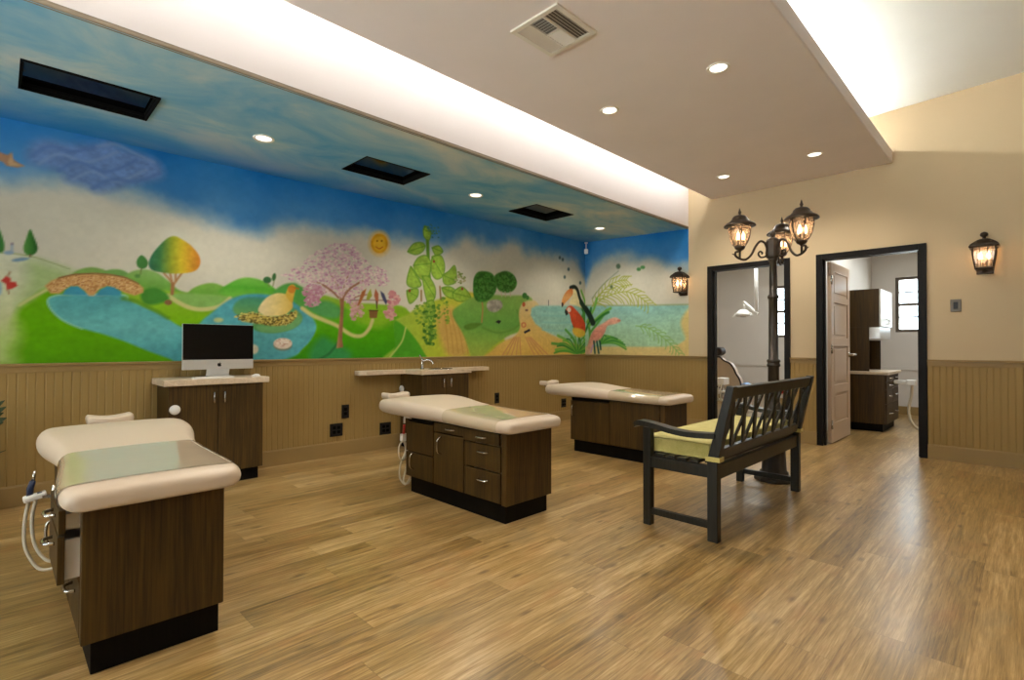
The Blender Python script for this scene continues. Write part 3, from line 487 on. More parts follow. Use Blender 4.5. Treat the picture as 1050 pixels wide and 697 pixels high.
["S","L",[[3.88,1.739],[4.031,1.822],[4.172,1.7],[4.032,1.643],[3.91,1.659],[3.88,1.739]],[96,142,44],0.008,1,0.0047],
["S","L",[[3.88,1.739],[4.172,1.7]],[96,142,44],0.007,1,0.0042],
["P","L",[[3.441,1.896],[3.536,1.894],[3.62,1.788],[3.62,1.663],[3.538,1.578],[3.483,1.687]],[150,186,66],0.009,1,None,0.18],
["S","L",[[3.441,1.896],[3.536,1.894],[3.62,1.788],[3.62,1.663],[3.538,1.578],[3.483,1.687],[3.441,1.896]],[96,142,44],0.008,1,0.0045],
["S","L",[[3.441,1.896],[3.62,1.663]],[96,142,44],0.007,1,0.0039],
["P","L",[[3.497,1.598],[3.593,1.627],[3.621,1.515],[3.58,1.377],[3.511,1.442]],[150,186,66],0.009,1,None,0.18],
["S","L",[[3.497,1.598],[3.593,1.627],[3.621,1.515],[3.58,1.377],[3.511,1.442],[3.497,1.598]],[96,142,44],0.008,1,0.0045],
["S","L",[[3.497,1.598],[3.621,1.515]],[96,142,44],0.007,1,0.004],
["P","L",[[3.452,2.435],[3.506,2.477],[3.562,2.418],[3.534,2.323],[3.466,2.347]],[150,186,66],0.009,1,None,0.18],
["S","L",[[3.452,2.435],[3.506,2.477],[3.562,2.418],[3.534,2.323],[3.466,2.347],[3.452,2.435]],[96,142,44],0.008,1,0.0045],
["S","L",[[3.452,2.435],[3.562,2.418]],[96,142,44],0.007,1,0.0039],
["D","L",[[3.456,1.506],[3.621,1.56],[3.65,1.265],[3.609,1.128],[3.499,1.127],[3.444,1.283]],[[84,136,50],[130,170,60],[60,110,40]],90,0.015,21,1],
["D","L",[[3.337,1.522],[3.483,1.597],[3.511,1.397],[3.377,1.348]],[[150,180,70],[110,150,50]],30,0.013,22,1],
["D","L",[[3.649,1.653],[3.792,1.639],[3.822,1.385],[3.678,1.38]],[[150,176,60],[104,146,50]],40,0.014,23,1],
["D","L",[[3.909,1.977],[4.03,1.989],[4.077,1.898],[3.94,1.838]],[[170,160,120],[120,140,70]],30,0.011,24,1],
["D","L",[[3.506,2.5],[3.673,2.505],[3.688,2.369],[3.562,2.35]],[[66,120,130],[90,140,90]],30,0.01,25,1],
["P","L",[[3.621,2.085],[3.618,2.075],[3.61,2.068],[3.6,2.067],[3.591,2.072],[3.588,2.081],[3.591,2.091],[3.599,2.097],[3.61,2.099],[3.618,2.094]],[150,70,50],0.006,1,None,0.06],
["P","L",[[4.05,1.799],[4.046,1.789],[4.037,1.782],[4.025,1.782],[4.016,1.787],[4.013,1.796],[4.016,1.807],[4.025,1.813],[4.037,1.814],[4.046,1.809]],[150,70,50],0.006,1,None,0.06],
["P","L",[[3.286,1.717],[3.284,1.708],[3.276,1.701],[3.266,1.701],[3.258,1.706],[3.256,1.715],[3.258,1.724],[3.266,1.73],[3.276,1.731],[3.283,1.726]],[150,70,50],0.005,1,None,0.06],
["S","L",[[3.428,1.728],[3.429,1.616]],[150,120,70],0.008,1,0.0111],
["S","L",[[3.691,1.794],[3.705,1.657]],[150,120,70],0.008,1,0.0115],
["P","L",[[3.881,1.481],[4.001,1.605],[4.188,1.701],[4.45,1.756],[4.8,1.768],[5.099,1.789],[5.296,1.748],[5.237,1.541],[5.1,1.321],[4.801,1.224],[4.452,1.032],[4.255,0.837],[4.064,1.213]],[130,176,76],0.015,1,["v",1.764,0.968,[[140,180,84],[112,170,74],[170,190,76]]],0.06],
["P","L",[[4.064,1.345],[4.189,1.385],[4.351,1.378],[4.221,1.313],[4.095,1.298]],[96,140,50],0.012,1,None,0.06],
["S","L",[[4.351,1.403],[4.367,1.577],[4.35,1.675]],[176,140,80],0.009,1,0.0124],
["S","L",[[4.368,1.329],[4.623,1.272],[4.893,1.317],[5.043,1.426],[4.986,1.583]],[104,150,60],0.013,1,0.009],
["P","L",[[4.204,1.824],[4.219,1.947],[4.284,2.027],[4.399,2.051],[4.517,2.038],[4.586,1.969],[4.604,1.843],[4.535,1.737],[4.417,1.667],[4.285,1.658],[4.22,1.715]],[64,118,44],0.011,1,None,0.3],
["P","L",[[4.569,1.993],[4.674,2.067],[4.799,2.093],[4.928,2.053],[4.985,1.953],[4.929,1.856],[4.8,1.807],[4.639,1.834]],[70,124,46],0.012,1,None,0.3],
["D","L",[[4.569,1.879],[4.561,1.827],[4.537,1.78],[4.499,1.741],[4.452,1.714],[4.4,1.703],[4.349,1.707],[4.303,1.727],[4.267,1.76],[4.244,1.802],[4.236,1.851],[4.243,1.901],[4.266,1.947],[4.302,1.986],[4.348,2.013],[4.399,2.026],[4.451,2.024],[4.498,2.005],[4.536,1.972],[4.561,1.929]],[[52,100,36],[88,142,58]],120,0.012,31,1],
["D","L",[[4.947,1.963],[4.939,1.926],[4.915,1.891],[4.878,1.862],[4.832,1.841],[4.782,1.832],[4.732,1.834],[4.687,1.846],[4.652,1.869],[4.629,1.899],[4.621,1.934],[4.629,1.97],[4.651,2.004],[4.687,2.033],[4.731,2.054],[4.781,2.065],[4.832,2.064],[4.878,2.052],[4.915,2.03],[4.939,1.999]],[[52,100,36],[88,142,58]],80,0.013,32,1],
["S","L",[[4.692,1.812],[4.701,1.748]],[200,180,150],0.009,1,0.0064],
["S","L",[[4.764,1.817],[4.773,1.753]],[200,180,150],0.009,1,0.0065],
["S","L",[[4.855,1.824],[4.864,1.76]],[200,180,150],0.009,1,0.0065],
["P","L",[[4.434,1.63],[4.484,1.683],[4.605,1.704],[4.693,1.684],[4.711,1.608],[4.588,1.538],[4.468,1.557]],[170,164,150],0.011,1,None,0.25],
["P","L",[[4.588,1.411],[4.64,1.438],[4.693,1.427],[4.658,1.388]],[44,48,44],0.006,0,None,0.06],
["P","L",[[5.187,1.795],[5.185,1.783],[5.178,1.771],[5.167,1.761],[5.153,1.755],[5.138,1.752],[5.123,1.753],[5.11,1.757],[5.099,1.766],[5.092,1.776],[5.09,1.789],[5.092,1.801],[5.099,1.813],[5.11,1.822],[5.123,1.829],[5.138,1.832],[5.153,1.831],[5.167,1.827],[5.178,1.818],[5.185,1.808]],[64,116,52],0.008,1,None,0.06],
["P","L",[[5.228,1.771],[5.227,1.762],[5.222,1.753],[5.215,1.746],[5.207,1.741],[5.197,1.739],[5.187,1.74],[5.178,1.744],[5.172,1.75],[5.167,1.758],[5.166,1.767],[5.167,1.776],[5.171,1.785],[5.178,1.792],[5.187,1.797],[5.197,1.799],[5.207,1.798],[5.215,1.794],[5.222,1.788],[5.227,1.78]],[70,120,54],0.008,1,None,0.06],
["P","L",[[4.386,0.834],[4.554,1.056],[4.73,1.158],[4.93,1.226],[5.043,1.347],[5.023,1.532],[5.08,1.668],[5.236,1.731],[5.418,1.687],[5.586,1.305],[6.533,1.08],[6.533,0.775]],[228,190,112],0.016,1,["v",1.702,0.946,[[222,196,140],[226,190,110],[226,184,90]]],0.06],
["S","L",[[4.93,1.212],[4.695,0.953]],[206,144,96],0.009,0,0.0071],
["S","L",[[4.958,1.213],[4.784,0.952]],[206,144,96],0.009,0,0.0072],
["S","L",[[4.986,1.213],[4.875,0.951]],[206,144,96],0.009,0,0.0072],
["S","L",[[5.015,1.213],[4.968,0.949]],[206,144,96],0.009,0,0.0073],
["S","L",[[5.043,1.214],[5.063,0.948]],[206,144,96],0.009,0,0.0073],
["S","L",[[5.159,1.215],[5.358,0.944]],[206,144,96],0.009,0,0.0075],
["S","L",[[5.194,1.216],[5.461,0.943]],[206,144,96],0.01,0,0.0075],
["S","L",[[5.23,1.216],[5.565,0.941]],[206,144,96],0.01,0,0.0076],
["S","L",[[5.265,1.217],[5.671,0.94]],[206,144,96],0.01,0,0.0076],
["P","L",[[5.377,1.667],[5.913,1.697],[7.608,1.793],[7.607,1.079],[6.533,1.095],[6.215,1.14],[5.891,1.225],[5.586,1.305],[5.357,1.41],[5.257,1.529],[5.276,1.625]],[120,182,172],0.017,0,["v",1.706,1.095,[[146,196,186],[160,206,184],[164,206,172]]],0.1],
["S","L",[[5.501,1.623],[5.846,1.626],[6.262,1.662]],[140,196,186],0.014,1,0.0086],
["S","L",[[5.501,1.539],[5.846,1.54],[6.262,1.572]],[140,196,186],0.014,1,0.0086],
["S","L",[[5.501,1.442],[5.846,1.439],[6.262,1.468]],[140,196,186],0.014,1,0.0086],
["S","L",[[5.501,1.331],[5.846,1.324],[6.262,1.348]],[140,196,186],0.014,1,0.0086],
["S","L",[[5.638,1.686],[5.638,1.756]],[80,80,90],0.01,1,0.0056],
["P","L",[[5.15,1.672],[5.149,1.662],[5.144,1.652],[5.137,1.645],[5.129,1.64],[5.119,1.638],[5.11,1.639],[5.101,1.643],[5.094,1.65],[5.09,1.658],[5.088,1.668],[5.09,1.678],[5.094,1.687],[5.101,1.695],[5.109,1.7],[5.119,1.702],[5.129,1.701],[5.137,1.697],[5.144,1.69],[5.149,1.682]],[196,96,60],0.007,1,None,0.06],
["P","L",[[5.209,1.594],[5.208,1.59],[5.203,1.586],[5.196,1.583],[5.187,1.58],[5.178,1.579],[5.168,1.579],[5.159,1.581],[5.152,1.583],[5.148,1.587],[5.146,1.591],[5.148,1.595],[5.152,1.599],[5.159,1.602],[5.168,1.605],[5.178,1.606],[5.187,1.606],[5.196,1.604],[5.203,1.602],[5.207,1.598]],[120,90,80],0.007,1,None,0.06],
["P","L",[[5.17,1.39],[5.168,1.379],[5.161,1.368],[5.149,1.359],[5.135,1.354],[5.12,1.351],[5.104,1.353],[5.09,1.358],[5.079,1.366],[5.072,1.376],[5.07,1.387],[5.072,1.399],[5.079,1.41],[5.09,1.418],[5.104,1.424],[5.12,1.426],[5.135,1.425],[5.149,1.42],[5.16,1.412],[5.168,1.402]],[206,120,80],0.007,1,None,0.06],
["P","L",[[5.149,1.39],[5.147,1.383],[5.143,1.377],[5.137,1.372],[5.129,1.369],[5.12,1.367],[5.111,1.368],[5.103,1.371],[5.096,1.376],[5.092,1.381],[5.091,1.388],[5.092,1.395],[5.096,1.401],[5.103,1.406],[5.111,1.409],[5.12,1.41],[5.129,1.409],[5.137,1.407],[5.143,1.402],[5.147,1.396]],[226,180,110],0.007,1,None,0.06],
["P","L",[[5.12,1.295],[5.237,1.338],[5.257,1.311],[5.139,1.269]],[40,40,50],0.007,0,None,0.06],
["P","R",[[-5.093,1.746],[-4.028,1.688],[-3.17,1.655],[-3.172,0.827],[-5.093,0.77]],[226,198,130],0.011,0,None,0.06],
["P","R",[[-5.093,1.742],[-4.028,1.684],[-3.115,1.648],[-3.116,1.574],[-3.198,1.293],[-3.239,1.189],[-3.337,1.124],[-3.538,1.091],[-4.029,1.09],[-5.093,1.095]],[120,184,160],0.014,0,["v",1.672,1.097,[[150,200,192],[170,210,178],[172,208,164]]],0.1],
["S","R",[[-4.882,1.735],[-4.028,1.688],[-3.183,1.655]],[150,170,130],0.014,1,0.007],
["P","R",[[-3.308,1.426],[-3.17,1.629],[-3.089,1.65],[-3.09,1.009],[-3.281,1.085],[-3.239,1.189]],[224,200,130],0.026,1,None,0.06],
["S","R",[[-4.752,1.713],[-4.571,1.822],[-4.361,1.881],[-4.159,1.895],[-3.964,1.825],[-3.807,1.704]],[168,176,78],0.009,1,0.0072],
["S","R",[[-4.691,1.749],[-4.576,1.727],[-4.511,1.685]],[168,176,78],0.007,1,0.0067],
["S","R",[[-4.691,1.749],[-4.678,1.839],[-4.627,1.874]],[168,176,78],0.007,1,0.0067],
["S","R",[[-4.63,1.786],[-4.509,1.762],[-4.441,1.717]],[168,176,78],0.007,1,0.0066],
["S","R",[[-4.63,1.786],[-4.617,1.88],[-4.563,1.918]],[168,176,78],0.007,1,0.0067],
["S","R",[[-4.571,1.822],[-4.452,1.767],[-4.392,1.707]],[168,176,78],0.007,1,0.0066],
["S","R",[[-4.571,1.822],[-4.522,1.911],[-4.455,1.936]],[168,176,78],0.007,1,0.0066],
["S","R",[[-4.5,1.842],[-4.376,1.784],[-4.313,1.72]],[168,176,78],0.007,1,0.0066],
["S","R",[[-4.5,1.842],[-4.448,1.935],[-4.379,1.962]],[168,176,78],0.007,1,0.0066],
["S","R",[[-4.43,1.862],[-4.301,1.8],[-4.236,1.734]],[168,176,78],0.007,1,0.0065],
["S","R",[[-4.43,1.862],[-4.376,1.96],[-4.304,1.987]],[168,176,78],0.007,1,0.0065],
["S","R",[[-4.361,1.881],[-4.243,1.793],[-4.19,1.715]],[168,176,78],0.007,1,0.0065],
["S","R",[[-4.361,1.881],[-4.276,1.967],[-4.196,1.981]],[168,176,78],0.007,1,0.0065],
["S","R",[[-4.293,1.886],[-4.17,1.794],[-4.115,1.713]],[168,176,78],0.007,1,0.0064],
["S","R",[[-4.293,1.886],[-4.205,1.975],[-4.122,1.99]],[168,176,78],0.007,1,0.0064],
["S","R",[[-4.225,1.891],[-4.104,1.799],[-4.05,1.719]],[168,176,78],0.007,1,0.0064],
["S","R",[[-4.225,1.891],[-4.139,1.98],[-4.057,1.994]],[168,176,78],0.007,1,0.0064],
["S","R",[[-4.159,1.895],[-4.096,1.774],[-4.084,1.695]],[168,176,78],0.007,1,0.0064],
["S","R",[[-4.159,1.895],[-4.034,1.932],[-3.96,1.913]],[168,176,78],0.007,1,0.0064],
["S","R",[[-4.093,1.872],[-4.034,1.757],[-4.023,1.682]],[168,176,78],0.007,1,0.0064],
["S","R",[[-4.093,1.872],[-3.976,1.907],[-3.907,1.889]],[168,176,78],0.007,1,0.0063],
["S","R",[[-4.028,1.848],[-3.973,1.741],[-3.962,1.67]],[168,176,78],0.007,1,0.0063],
["S","R",[[-4.028,1.848],[-3.918,1.881],[-3.854,1.865]],[168,176,78],0.007,1,0.0063],
["S","R",[[-3.964,1.825],[-3.951,1.718],[-3.967,1.659]],[168,176,78],0.007,1,0.0063],
["S","R",[[-3.964,1.825],[-3.85,1.823],[-3.801,1.79]],[168,176,78],0.007,1,0.0062],
["S","R",[[-3.911,1.784],[-3.9,1.684],[-3.914,1.629]],[168,176,78],0.007,1,0.0063],
["S","R",[[-3.911,1.784],[-3.805,1.783],[-3.759,1.752]],[168,176,78],0.007,1,0.0062],
["S","R",[[-3.859,1.744],[-3.848,1.65],[-3.861,1.599]],[168,176,78],0.007,1,0.0062],
["S","R",[[-3.859,1.744],[-3.761,1.743],[-3.718,1.714]],[168,176,78],0.007,1,0.0062],
["S","R",[[-3.807,1.704],[-3.797,1.617],[-3.81,1.569]],[168,176,78],0.007,1,0.0062],
["S","R",[[-3.807,1.704],[-3.716,1.703],[-3.677,1.677]],[168,176,78],0.007,1,0.0062],
["S","R",[[-4.789,1.684],[-4.642,1.871],[-4.465,2.006],[-4.292,2.064],[-4.159,2.067]],[168,176,78],0.009,1,0.0073],
["S","R",[[-4.74,1.747],[-4.651,1.757],[-4.594,1.738]],[168,176,78],0.007,1,0.0067],
["S","R",[[-4.74,1.747],[-4.761,1.819],[-4.734,1.856]],[168,176,78],0.008,1,0.0068],
["S","R",[[-4.691,1.809],[-4.596,1.819],[-4.535,1.798]],[168,176,78],0.007,1,0.0067],
["S","R",[[-4.691,1.809],[-4.714,1.887],[-4.684,1.927]],[168,176,78],0.007,1,0.0067],
["S","R",[[-4.642,1.871],[-4.538,1.86],[-4.476,1.825]],[168,176,78],0.007,1,0.0067],
["S","R",[[-4.642,1.871],[-4.642,1.954],[-4.6,1.99]],[168,176,78],0.007,1,0.0067],
["S","R",[[-4.583,1.916],[-4.472,1.904],[-4.407,1.867]],[168,176,78],0.007,1,0.0066],
["S","R",[[-4.583,1.916],[-4.583,2.005],[-4.538,2.043]],[168,176,78],0.007,1,0.0067],
["S","R",[[-4.523,1.961],[-4.407,1.948],[-4.338,1.909]],[168,176,78],0.007,1,0.0066],
["S","R",[[-4.523,1.961],[-4.523,2.055],[-4.476,2.095]],[168,176,78],0.007,1,0.0066],
["S","R",[[-4.465,2.006],[-4.349,1.957],[-4.288,1.901]],[168,176,78],0.007,1,0.0065],
["S","R",[[-4.465,2.006],[-4.426,2.094],[-4.364,2.121]],[168,176,78],0.007,1,0.0066],
["S","R",[[-4.407,2.026],[-4.298,1.98],[-4.242,1.927]],[168,176,78],0.007,1,0.0065],
["S","R",[[-4.407,2.026],[-4.37,2.108],[-4.313,2.134]],[168,176,78],0.007,1,0.0065],
["S","R",[[-4.349,2.045],[-4.249,2.002],[-4.196,1.953]],[168,176,78],0.007,1,0.0065],
["S","R",[[-4.349,2.045],[-4.315,2.122],[-4.262,2.146]],[168,176,78],0.007,1,0.0065],
["S","R",[[-4.292,2.064],[-4.215,2.0],[-4.181,1.946]],[168,176,78],0.007,1,0.0065],
["S","R",[[-4.292,2.064],[-4.232,2.119],[-4.177,2.126]],[168,176,78],0.007,1,0.0065],
["S","R",[[-4.247,2.065],[-4.176,2.006],[-4.145,1.956]],[168,176,78],0.007,1,0.0064],
["S","R",[[-4.247,2.065],[-4.192,2.116],[-4.141,2.122]],[168,176,78],0.007,1,0.0064],
["S","R",[[-4.203,2.066],[-4.137,2.011],[-4.109,1.965]],[168,176,78],0.007,1,0.0064],
["S","R",[[-4.203,2.066],[-4.152,2.113],[-4.106,2.119]],[168,176,78],0.007,1,0.0064],
["S","R",[[-4.159,2.067],[-4.099,2.017],[-4.073,1.975]],[168,176,78],0.007,1,0.0064],
["S","R",[[-4.159,2.067],[-4.112,2.11],[-4.07,2.115]],[168,176,78],0.007,1,0.0064],
["S","R",[[-3.997,1.392],[-3.808,1.359],[-3.626,1.26],[-3.451,1.124],[-3.337,1.006]],[142,186,104],0.008,1,0.0068],
["S","R",[[-3.927,1.38],[-3.886,1.323],[-3.873,1.282]],[142,186,104],0.007,1,0.0063],
["S","R",[[-3.927,1.38],[-3.869,1.41],[-3.83,1.408]],[142,186,104],0.007,1,0.0062],
["S","R",[[-3.859,1.368],[-3.814,1.306],[-3.8,1.262]],[142,186,104],0.007,1,0.0062],
["S","R",[[-3.859,1.368],[-3.796,1.401],[-3.754,1.398]],[142,186,104],0.007,1,0.0062],
["S","R",[[-3.791,1.35],[-3.77,1.274],[-3.774,1.228]],[142,186,104],0.007,1,0.0062],
["S","R",[[-3.791,1.35],[-3.712,1.362],[-3.673,1.345]],[142,186,104],0.007,1,0.0062],
["S","R",[[-3.724,1.314],[-3.702,1.232],[-3.706,1.184]],[142,186,104],0.007,1,0.0061],
["S","R",[[-3.724,1.314],[-3.64,1.327],[-3.599,1.309]],[142,186,104],0.007,1,0.0061],
["S","R",[[-3.659,1.278],[-3.635,1.192],[-3.639,1.14]],[142,186,104],0.007,1,0.0061],
["S","R",[[-3.659,1.278],[-3.57,1.292],[-3.526,1.273]],[142,186,104],0.007,1,0.0061],
["S","R",[[-3.594,1.235],[-3.586,1.148],[-3.599,1.1]],[142,186,104],0.007,1,0.0061],
["S","R",[[-3.594,1.235],[-3.504,1.237],[-3.465,1.211]],[142,186,104],0.007,1,0.006],
["S","R",[[-3.53,1.185],[-3.522,1.104],[-3.534,1.06]],[142,186,104],0.007,1,0.006],
["S","R",[[-3.53,1.185],[-3.446,1.188],[-3.411,1.164]],[142,186,104],0.007,1,0.006],
["S","R",[[-3.466,1.137],[-3.459,1.062],[-3.471,1.02]],[142,186,104],0.007,1,0.006],
["S","R",[[-3.466,1.137],[-3.39,1.139],[-3.357,1.117]],[142,186,104],0.007,1,0.006],
["S","R",[[-3.419,1.092],[-3.424,1.023],[-3.44,0.988]],[142,186,104],0.007,1,0.006],
["S","R",[[-3.419,1.092],[-3.349,1.085],[-3.323,1.061]],[142,186,104],0.007,1,0.0059],
["S","R",[[-3.378,1.049],[-3.382,0.986],[-3.397,0.954]],[142,186,104],0.007,1,0.0059],
["S","R",[[-3.378,1.049],[-3.314,1.043],[-3.29,1.021]],[142,186,104],0.007,1,0.0059],
["S","R",[[-3.337,1.006],[-3.341,0.949],[-3.354,0.92]],[142,186,104],0.007,1,0.0059],
["S","R",[[-3.337,1.006],[-3.279,1.001],[-3.258,0.981]],[142,186,104],0.007,1,0.0059],
["S","R",[[-4.77,1.834],[-4.571,2.029],[-4.292,2.209]],[150,160,140],0.012,1,0.0067],
["S","R",[[-4.679,1.799],[-4.642,1.886]],[168,176,78],0.01,1,0.0075],
["P","R",[[-4.255,2.277],[-4.257,2.266],[-4.262,2.256],[-4.27,2.249],[-4.281,2.244],[-4.292,2.244],[-4.304,2.247],[-4.314,2.253],[-4.323,2.262],[-4.328,2.273],[-4.33,2.285],[-4.328,2.297],[-4.323,2.307],[-4.314,2.314],[-4.304,2.318],[-4.292,2.319],[-4.281,2.316],[-4.27,2.309],[-4.262,2.3],[-4.257,2.289]],[96,120,96],0.012,1,None,0.06],
["P","R",[[-3.913,2.198],[-3.915,2.191],[-3.92,2.184],[-3.927,2.18],[-3.937,2.177],[-3.948,2.177],[-3.959,2.179],[-3.968,2.184],[-3.976,2.19],[-3.981,2.198],[-3.983,2.206],[-3.981,2.213],[-3.976,2.22],[-3.968,2.225],[-3.958,2.227],[-3.948,2.227],[-3.937,2.225],[-3.927,2.22],[-3.919,2.214],[-3.915,2.206]],[80,140,80],0.01,1,None,0.06],
["P","R",[[-3.847,2.219],[-3.849,2.212],[-3.854,2.205],[-3.862,2.201],[-3.873,2.198],[-3.885,2.198],[-3.896,2.201],[-3.907,2.205],[-3.915,2.212],[-3.92,2.219],[-3.922,2.227],[-3.92,2.235],[-3.915,2.241],[-3.907,2.246],[-3.896,2.248],[-3.884,2.248],[-3.873,2.246],[-3.862,2.241],[-3.854,2.235],[-3.849,2.227]],[88,150,84],0.01,1,None,0.06],
["P","R",[[-4.388,1.985],[-4.389,1.976],[-4.393,1.968],[-4.398,1.962],[-4.405,1.959],[-4.412,1.958],[-4.42,1.96],[-4.427,1.964],[-4.432,1.971],[-4.436,1.98],[-4.437,1.989],[-4.436,1.998],[-4.432,2.006],[-4.427,2.012],[-4.42,2.015],[-4.412,2.016],[-4.405,2.014],[-4.398,2.01],[-4.393,2.003],[-4.389,1.994]],[110,126,80],0.01,1,None,0.06],
["P","L",[[5.917,2.411],[5.916,2.403],[5.912,2.395],[5.906,2.389],[5.898,2.384],[5.89,2.382],[5.881,2.382],[5.874,2.385],[5.868,2.39],[5.864,2.397],[5.863,2.405],[5.864,2.413],[5.868,2.421],[5.874,2.427],[5.881,2.432],[5.89,2.434],[5.898,2.434],[5.906,2.431],[5.912,2.426],[5.915,2.419]],[90,110,110],0.012,1,None,0.06],
["P","L",[[5.985,2.39],[5.984,2.382],[5.98,2.374],[5.974,2.368],[5.966,2.363],[5.958,2.361],[5.949,2.361],[5.942,2.364],[5.936,2.369],[5.932,2.376],[5.93,2.384],[5.932,2.392],[5.936,2.4],[5.942,2.406],[5.949,2.411],[5.958,2.413],[5.966,2.413],[5.974,2.41],[5.98,2.405],[5.984,2.398]],[90,110,110],0.012,1,None,0.06],
["P","L",[[6.124,2.259],[6.123,2.251],[6.119,2.243],[6.113,2.237],[6.105,2.232],[6.096,2.23],[6.087,2.23],[6.08,2.233],[6.073,2.238],[6.069,2.245],[6.068,2.253],[6.069,2.262],[6.073,2.27],[6.08,2.276],[6.087,2.281],[6.096,2.283],[6.105,2.283],[6.113,2.28],[6.119,2.274],[6.123,2.267]],[90,110,110],0.012,1,None,0.06],
["P","L",[[6.031,2.132],[6.03,2.124],[6.026,2.116],[6.02,2.11],[6.012,2.106],[6.004,2.104],[5.995,2.104],[5.987,2.107],[5.981,2.112],[5.977,2.119],[5.976,2.127],[5.977,2.135],[5.981,2.143],[5.987,2.149],[5.995,2.154],[6.004,2.156],[6.012,2.156],[6.02,2.153],[6.026,2.147],[6.03,2.14]],[90,110,110],0.012,1,None,0.06],
["P","L",[[6.413,2.078],[6.412,2.069],[6.407,2.062],[6.401,2.055],[6.393,2.05],[6.383,2.048],[6.374,2.049],[6.366,2.052],[6.36,2.057],[6.356,2.065],[6.354,2.073],[6.355,2.081],[6.36,2.089],[6.366,2.096],[6.374,2.1],[6.383,2.103],[6.393,2.102],[6.401,2.099],[6.407,2.094],[6.412,2.086]],[90,110,110],0.012,1,None,0.06],
["S","L",[[6.262,0.991],[6.0,1.108],[5.714,1.137]],[90,160,66],0.012,1,0.0189],
["S","L",[[6.311,0.99],[6.107,1.16],[5.846,1.253]],[120,182,74],0.012,1,0.0191],
["S","L",[[6.359,0.99],[6.236,1.194],[6.027,1.343]],[90,160,66],0.012,1,0.0193],
["S","L",[[6.408,0.99],[6.365,1.215],[6.214,1.407]],[56,124,52],0.012,1,0.0195],
["S","L",[[6.458,0.989],[6.485,1.19],[6.408,1.382]],[120,182,74],0.012,1,0.0197],
["S","L",[[6.311,0.961],[6.058,1.031],[5.802,1.023]],[120,182,74],0.012,1,0.019],
["S","L",[[6.508,1.019],[6.607,1.21],[6.609,1.387]],[90,160,66],0.012,1,0.0199],
["S","L",[[6.508,1.324],[6.476,1.596],[6.31,1.829]],[56,124,52],0.012,1,0.0197],
["S","L",[[6.533,1.385],[6.546,1.685],[6.408,1.957]],[120,182,74],0.012,1,0.0198],
["S","R",[[-4.863,0.989],[-4.806,1.233],[-4.845,1.475]],[90,160,66],0.012,1,0.0197],
["S","R",[[-4.901,1.324],[-4.809,1.515],[-4.789,1.684]],[56,124,52],0.012,1,0.0197],
["S","R",[[-4.789,1.322],[-4.611,1.511],[-4.5,1.64]],[90,160,66],0.012,1,0.0194],
["S","R",[[-4.826,1.413],[-4.599,1.58],[-4.43,1.666]],[120,182,74],0.012,1,0.0193],
["S","R",[[-4.715,1.471],[-4.574,1.565],[-4.465,1.609]],[56,124,52],0.012,1,0.0193],
["S","R",[[-4.863,1.475],[-4.735,1.67],[-4.679,1.829]],[120,182,74],0.012,1,0.0196],
["S","L",[[6.311,0.99],[5.977,1.025],[5.765,0.997]],[84,156,60],0.01,1,0.0124],
["S","L",[[6.311,0.99],[5.992,1.062],[5.789,1.048]],[116,180,70],0.01,1,0.0124],
["S","L",[[6.311,0.99],[6.018,1.097],[5.832,1.096]],[60,130,54],0.01,1,0.0124],
["S","L",[[6.311,0.99],[6.055,1.128],[5.891,1.139]],[84,156,60],0.01,1,0.0125],
["S","L",[[6.311,0.99],[6.101,1.155],[5.965,1.177]],[116,180,70],0.01,1,0.0125],
["S","L",[[6.311,0.99],[6.154,1.176],[6.053,1.207]],[60,130,54],0.01,1,0.0126],
["S","L",[[6.311,0.99],[6.214,1.191],[6.151,1.228]],[84,156,60],0.01,1,0.0126],
["S","L",[[6.311,0.99],[6.278,1.199],[6.256,1.24]],[116,180,70],0.01,1,0.0127],
["S","L",[[6.311,0.99],[6.344,1.199],[6.366,1.241]],[60,130,54],0.011,1,0.0128],
["S","L",[[6.311,0.99],[6.409,1.193],[6.475,1.232]],[84,156,60],0.011,1,0.0128],
["S","L",[[6.311,0.99],[6.471,1.178],[6.581,1.212]],[116,180,70],0.011,1,0.0129],
["S","L",[[6.311,0.99],[6.528,1.157],[6.679,1.183]],[60,130,54],0.011,1,0.0129],
["S","L",[[6.311,0.99],[6.578,1.13],[6.764,1.144]],[84,156,60],0.011,1,0.013],
["S","L",[[6.311,0.99],[6.619,1.097],[6.834,1.097]],[116,180,70],0.011,1,0.013],
["S","L",[[6.311,0.99],[6.649,1.061],[6.885,1.044]],[60,130,54],0.011,1,0.0131],
["S","L",[[6.311,0.99],[6.666,1.021],[6.916,0.987]],[84,156,60],0.011,1,0.0131],
["S","R",[[-4.607,1.14],[-4.361,1.14],[-4.16,1.054]],[84,156,60],0.01,1,0.0109],
["S","R",[[-4.607,1.14],[-4.365,1.16],[-4.166,1.088]],[116,180,70],0.01,1,0.0109],
["S","R",[[-4.607,1.14],[-4.375,1.179],[-4.184,1.121]],[60,130,54],0.01,1,0.0109],
["S","R",[[-4.607,1.14],[-4.392,1.197],[-4.215,1.152]],[84,156,60],0.01,1,0.0109],
["S","R",[[-4.607,1.14],[-4.416,1.214],[-4.257,1.181]],[116,180,70],0.01,1,0.011],
["S","R",[[-4.607,1.14],[-4.445,1.228],[-4.31,1.206]],[60,130,54],0.01,1,0.011],
["S","R",[[-4.607,1.14],[-4.479,1.241],[-4.371,1.227]],[84,156,60],0.01,1,0.011],
["S","R",[[-4.607,1.14],[-4.516,1.25],[-4.44,1.243]],[116,180,70],0.01,1,0.0111],
["S","R",[[-4.607,1.14],[-4.557,1.256],[-4.515,1.254]],[60,130,54],0.01,1,0.0111],
["S","R",[[-4.607,1.14],[-4.599,1.259],[-4.593,1.259]],[84,156,60],0.01,1,0.0111],
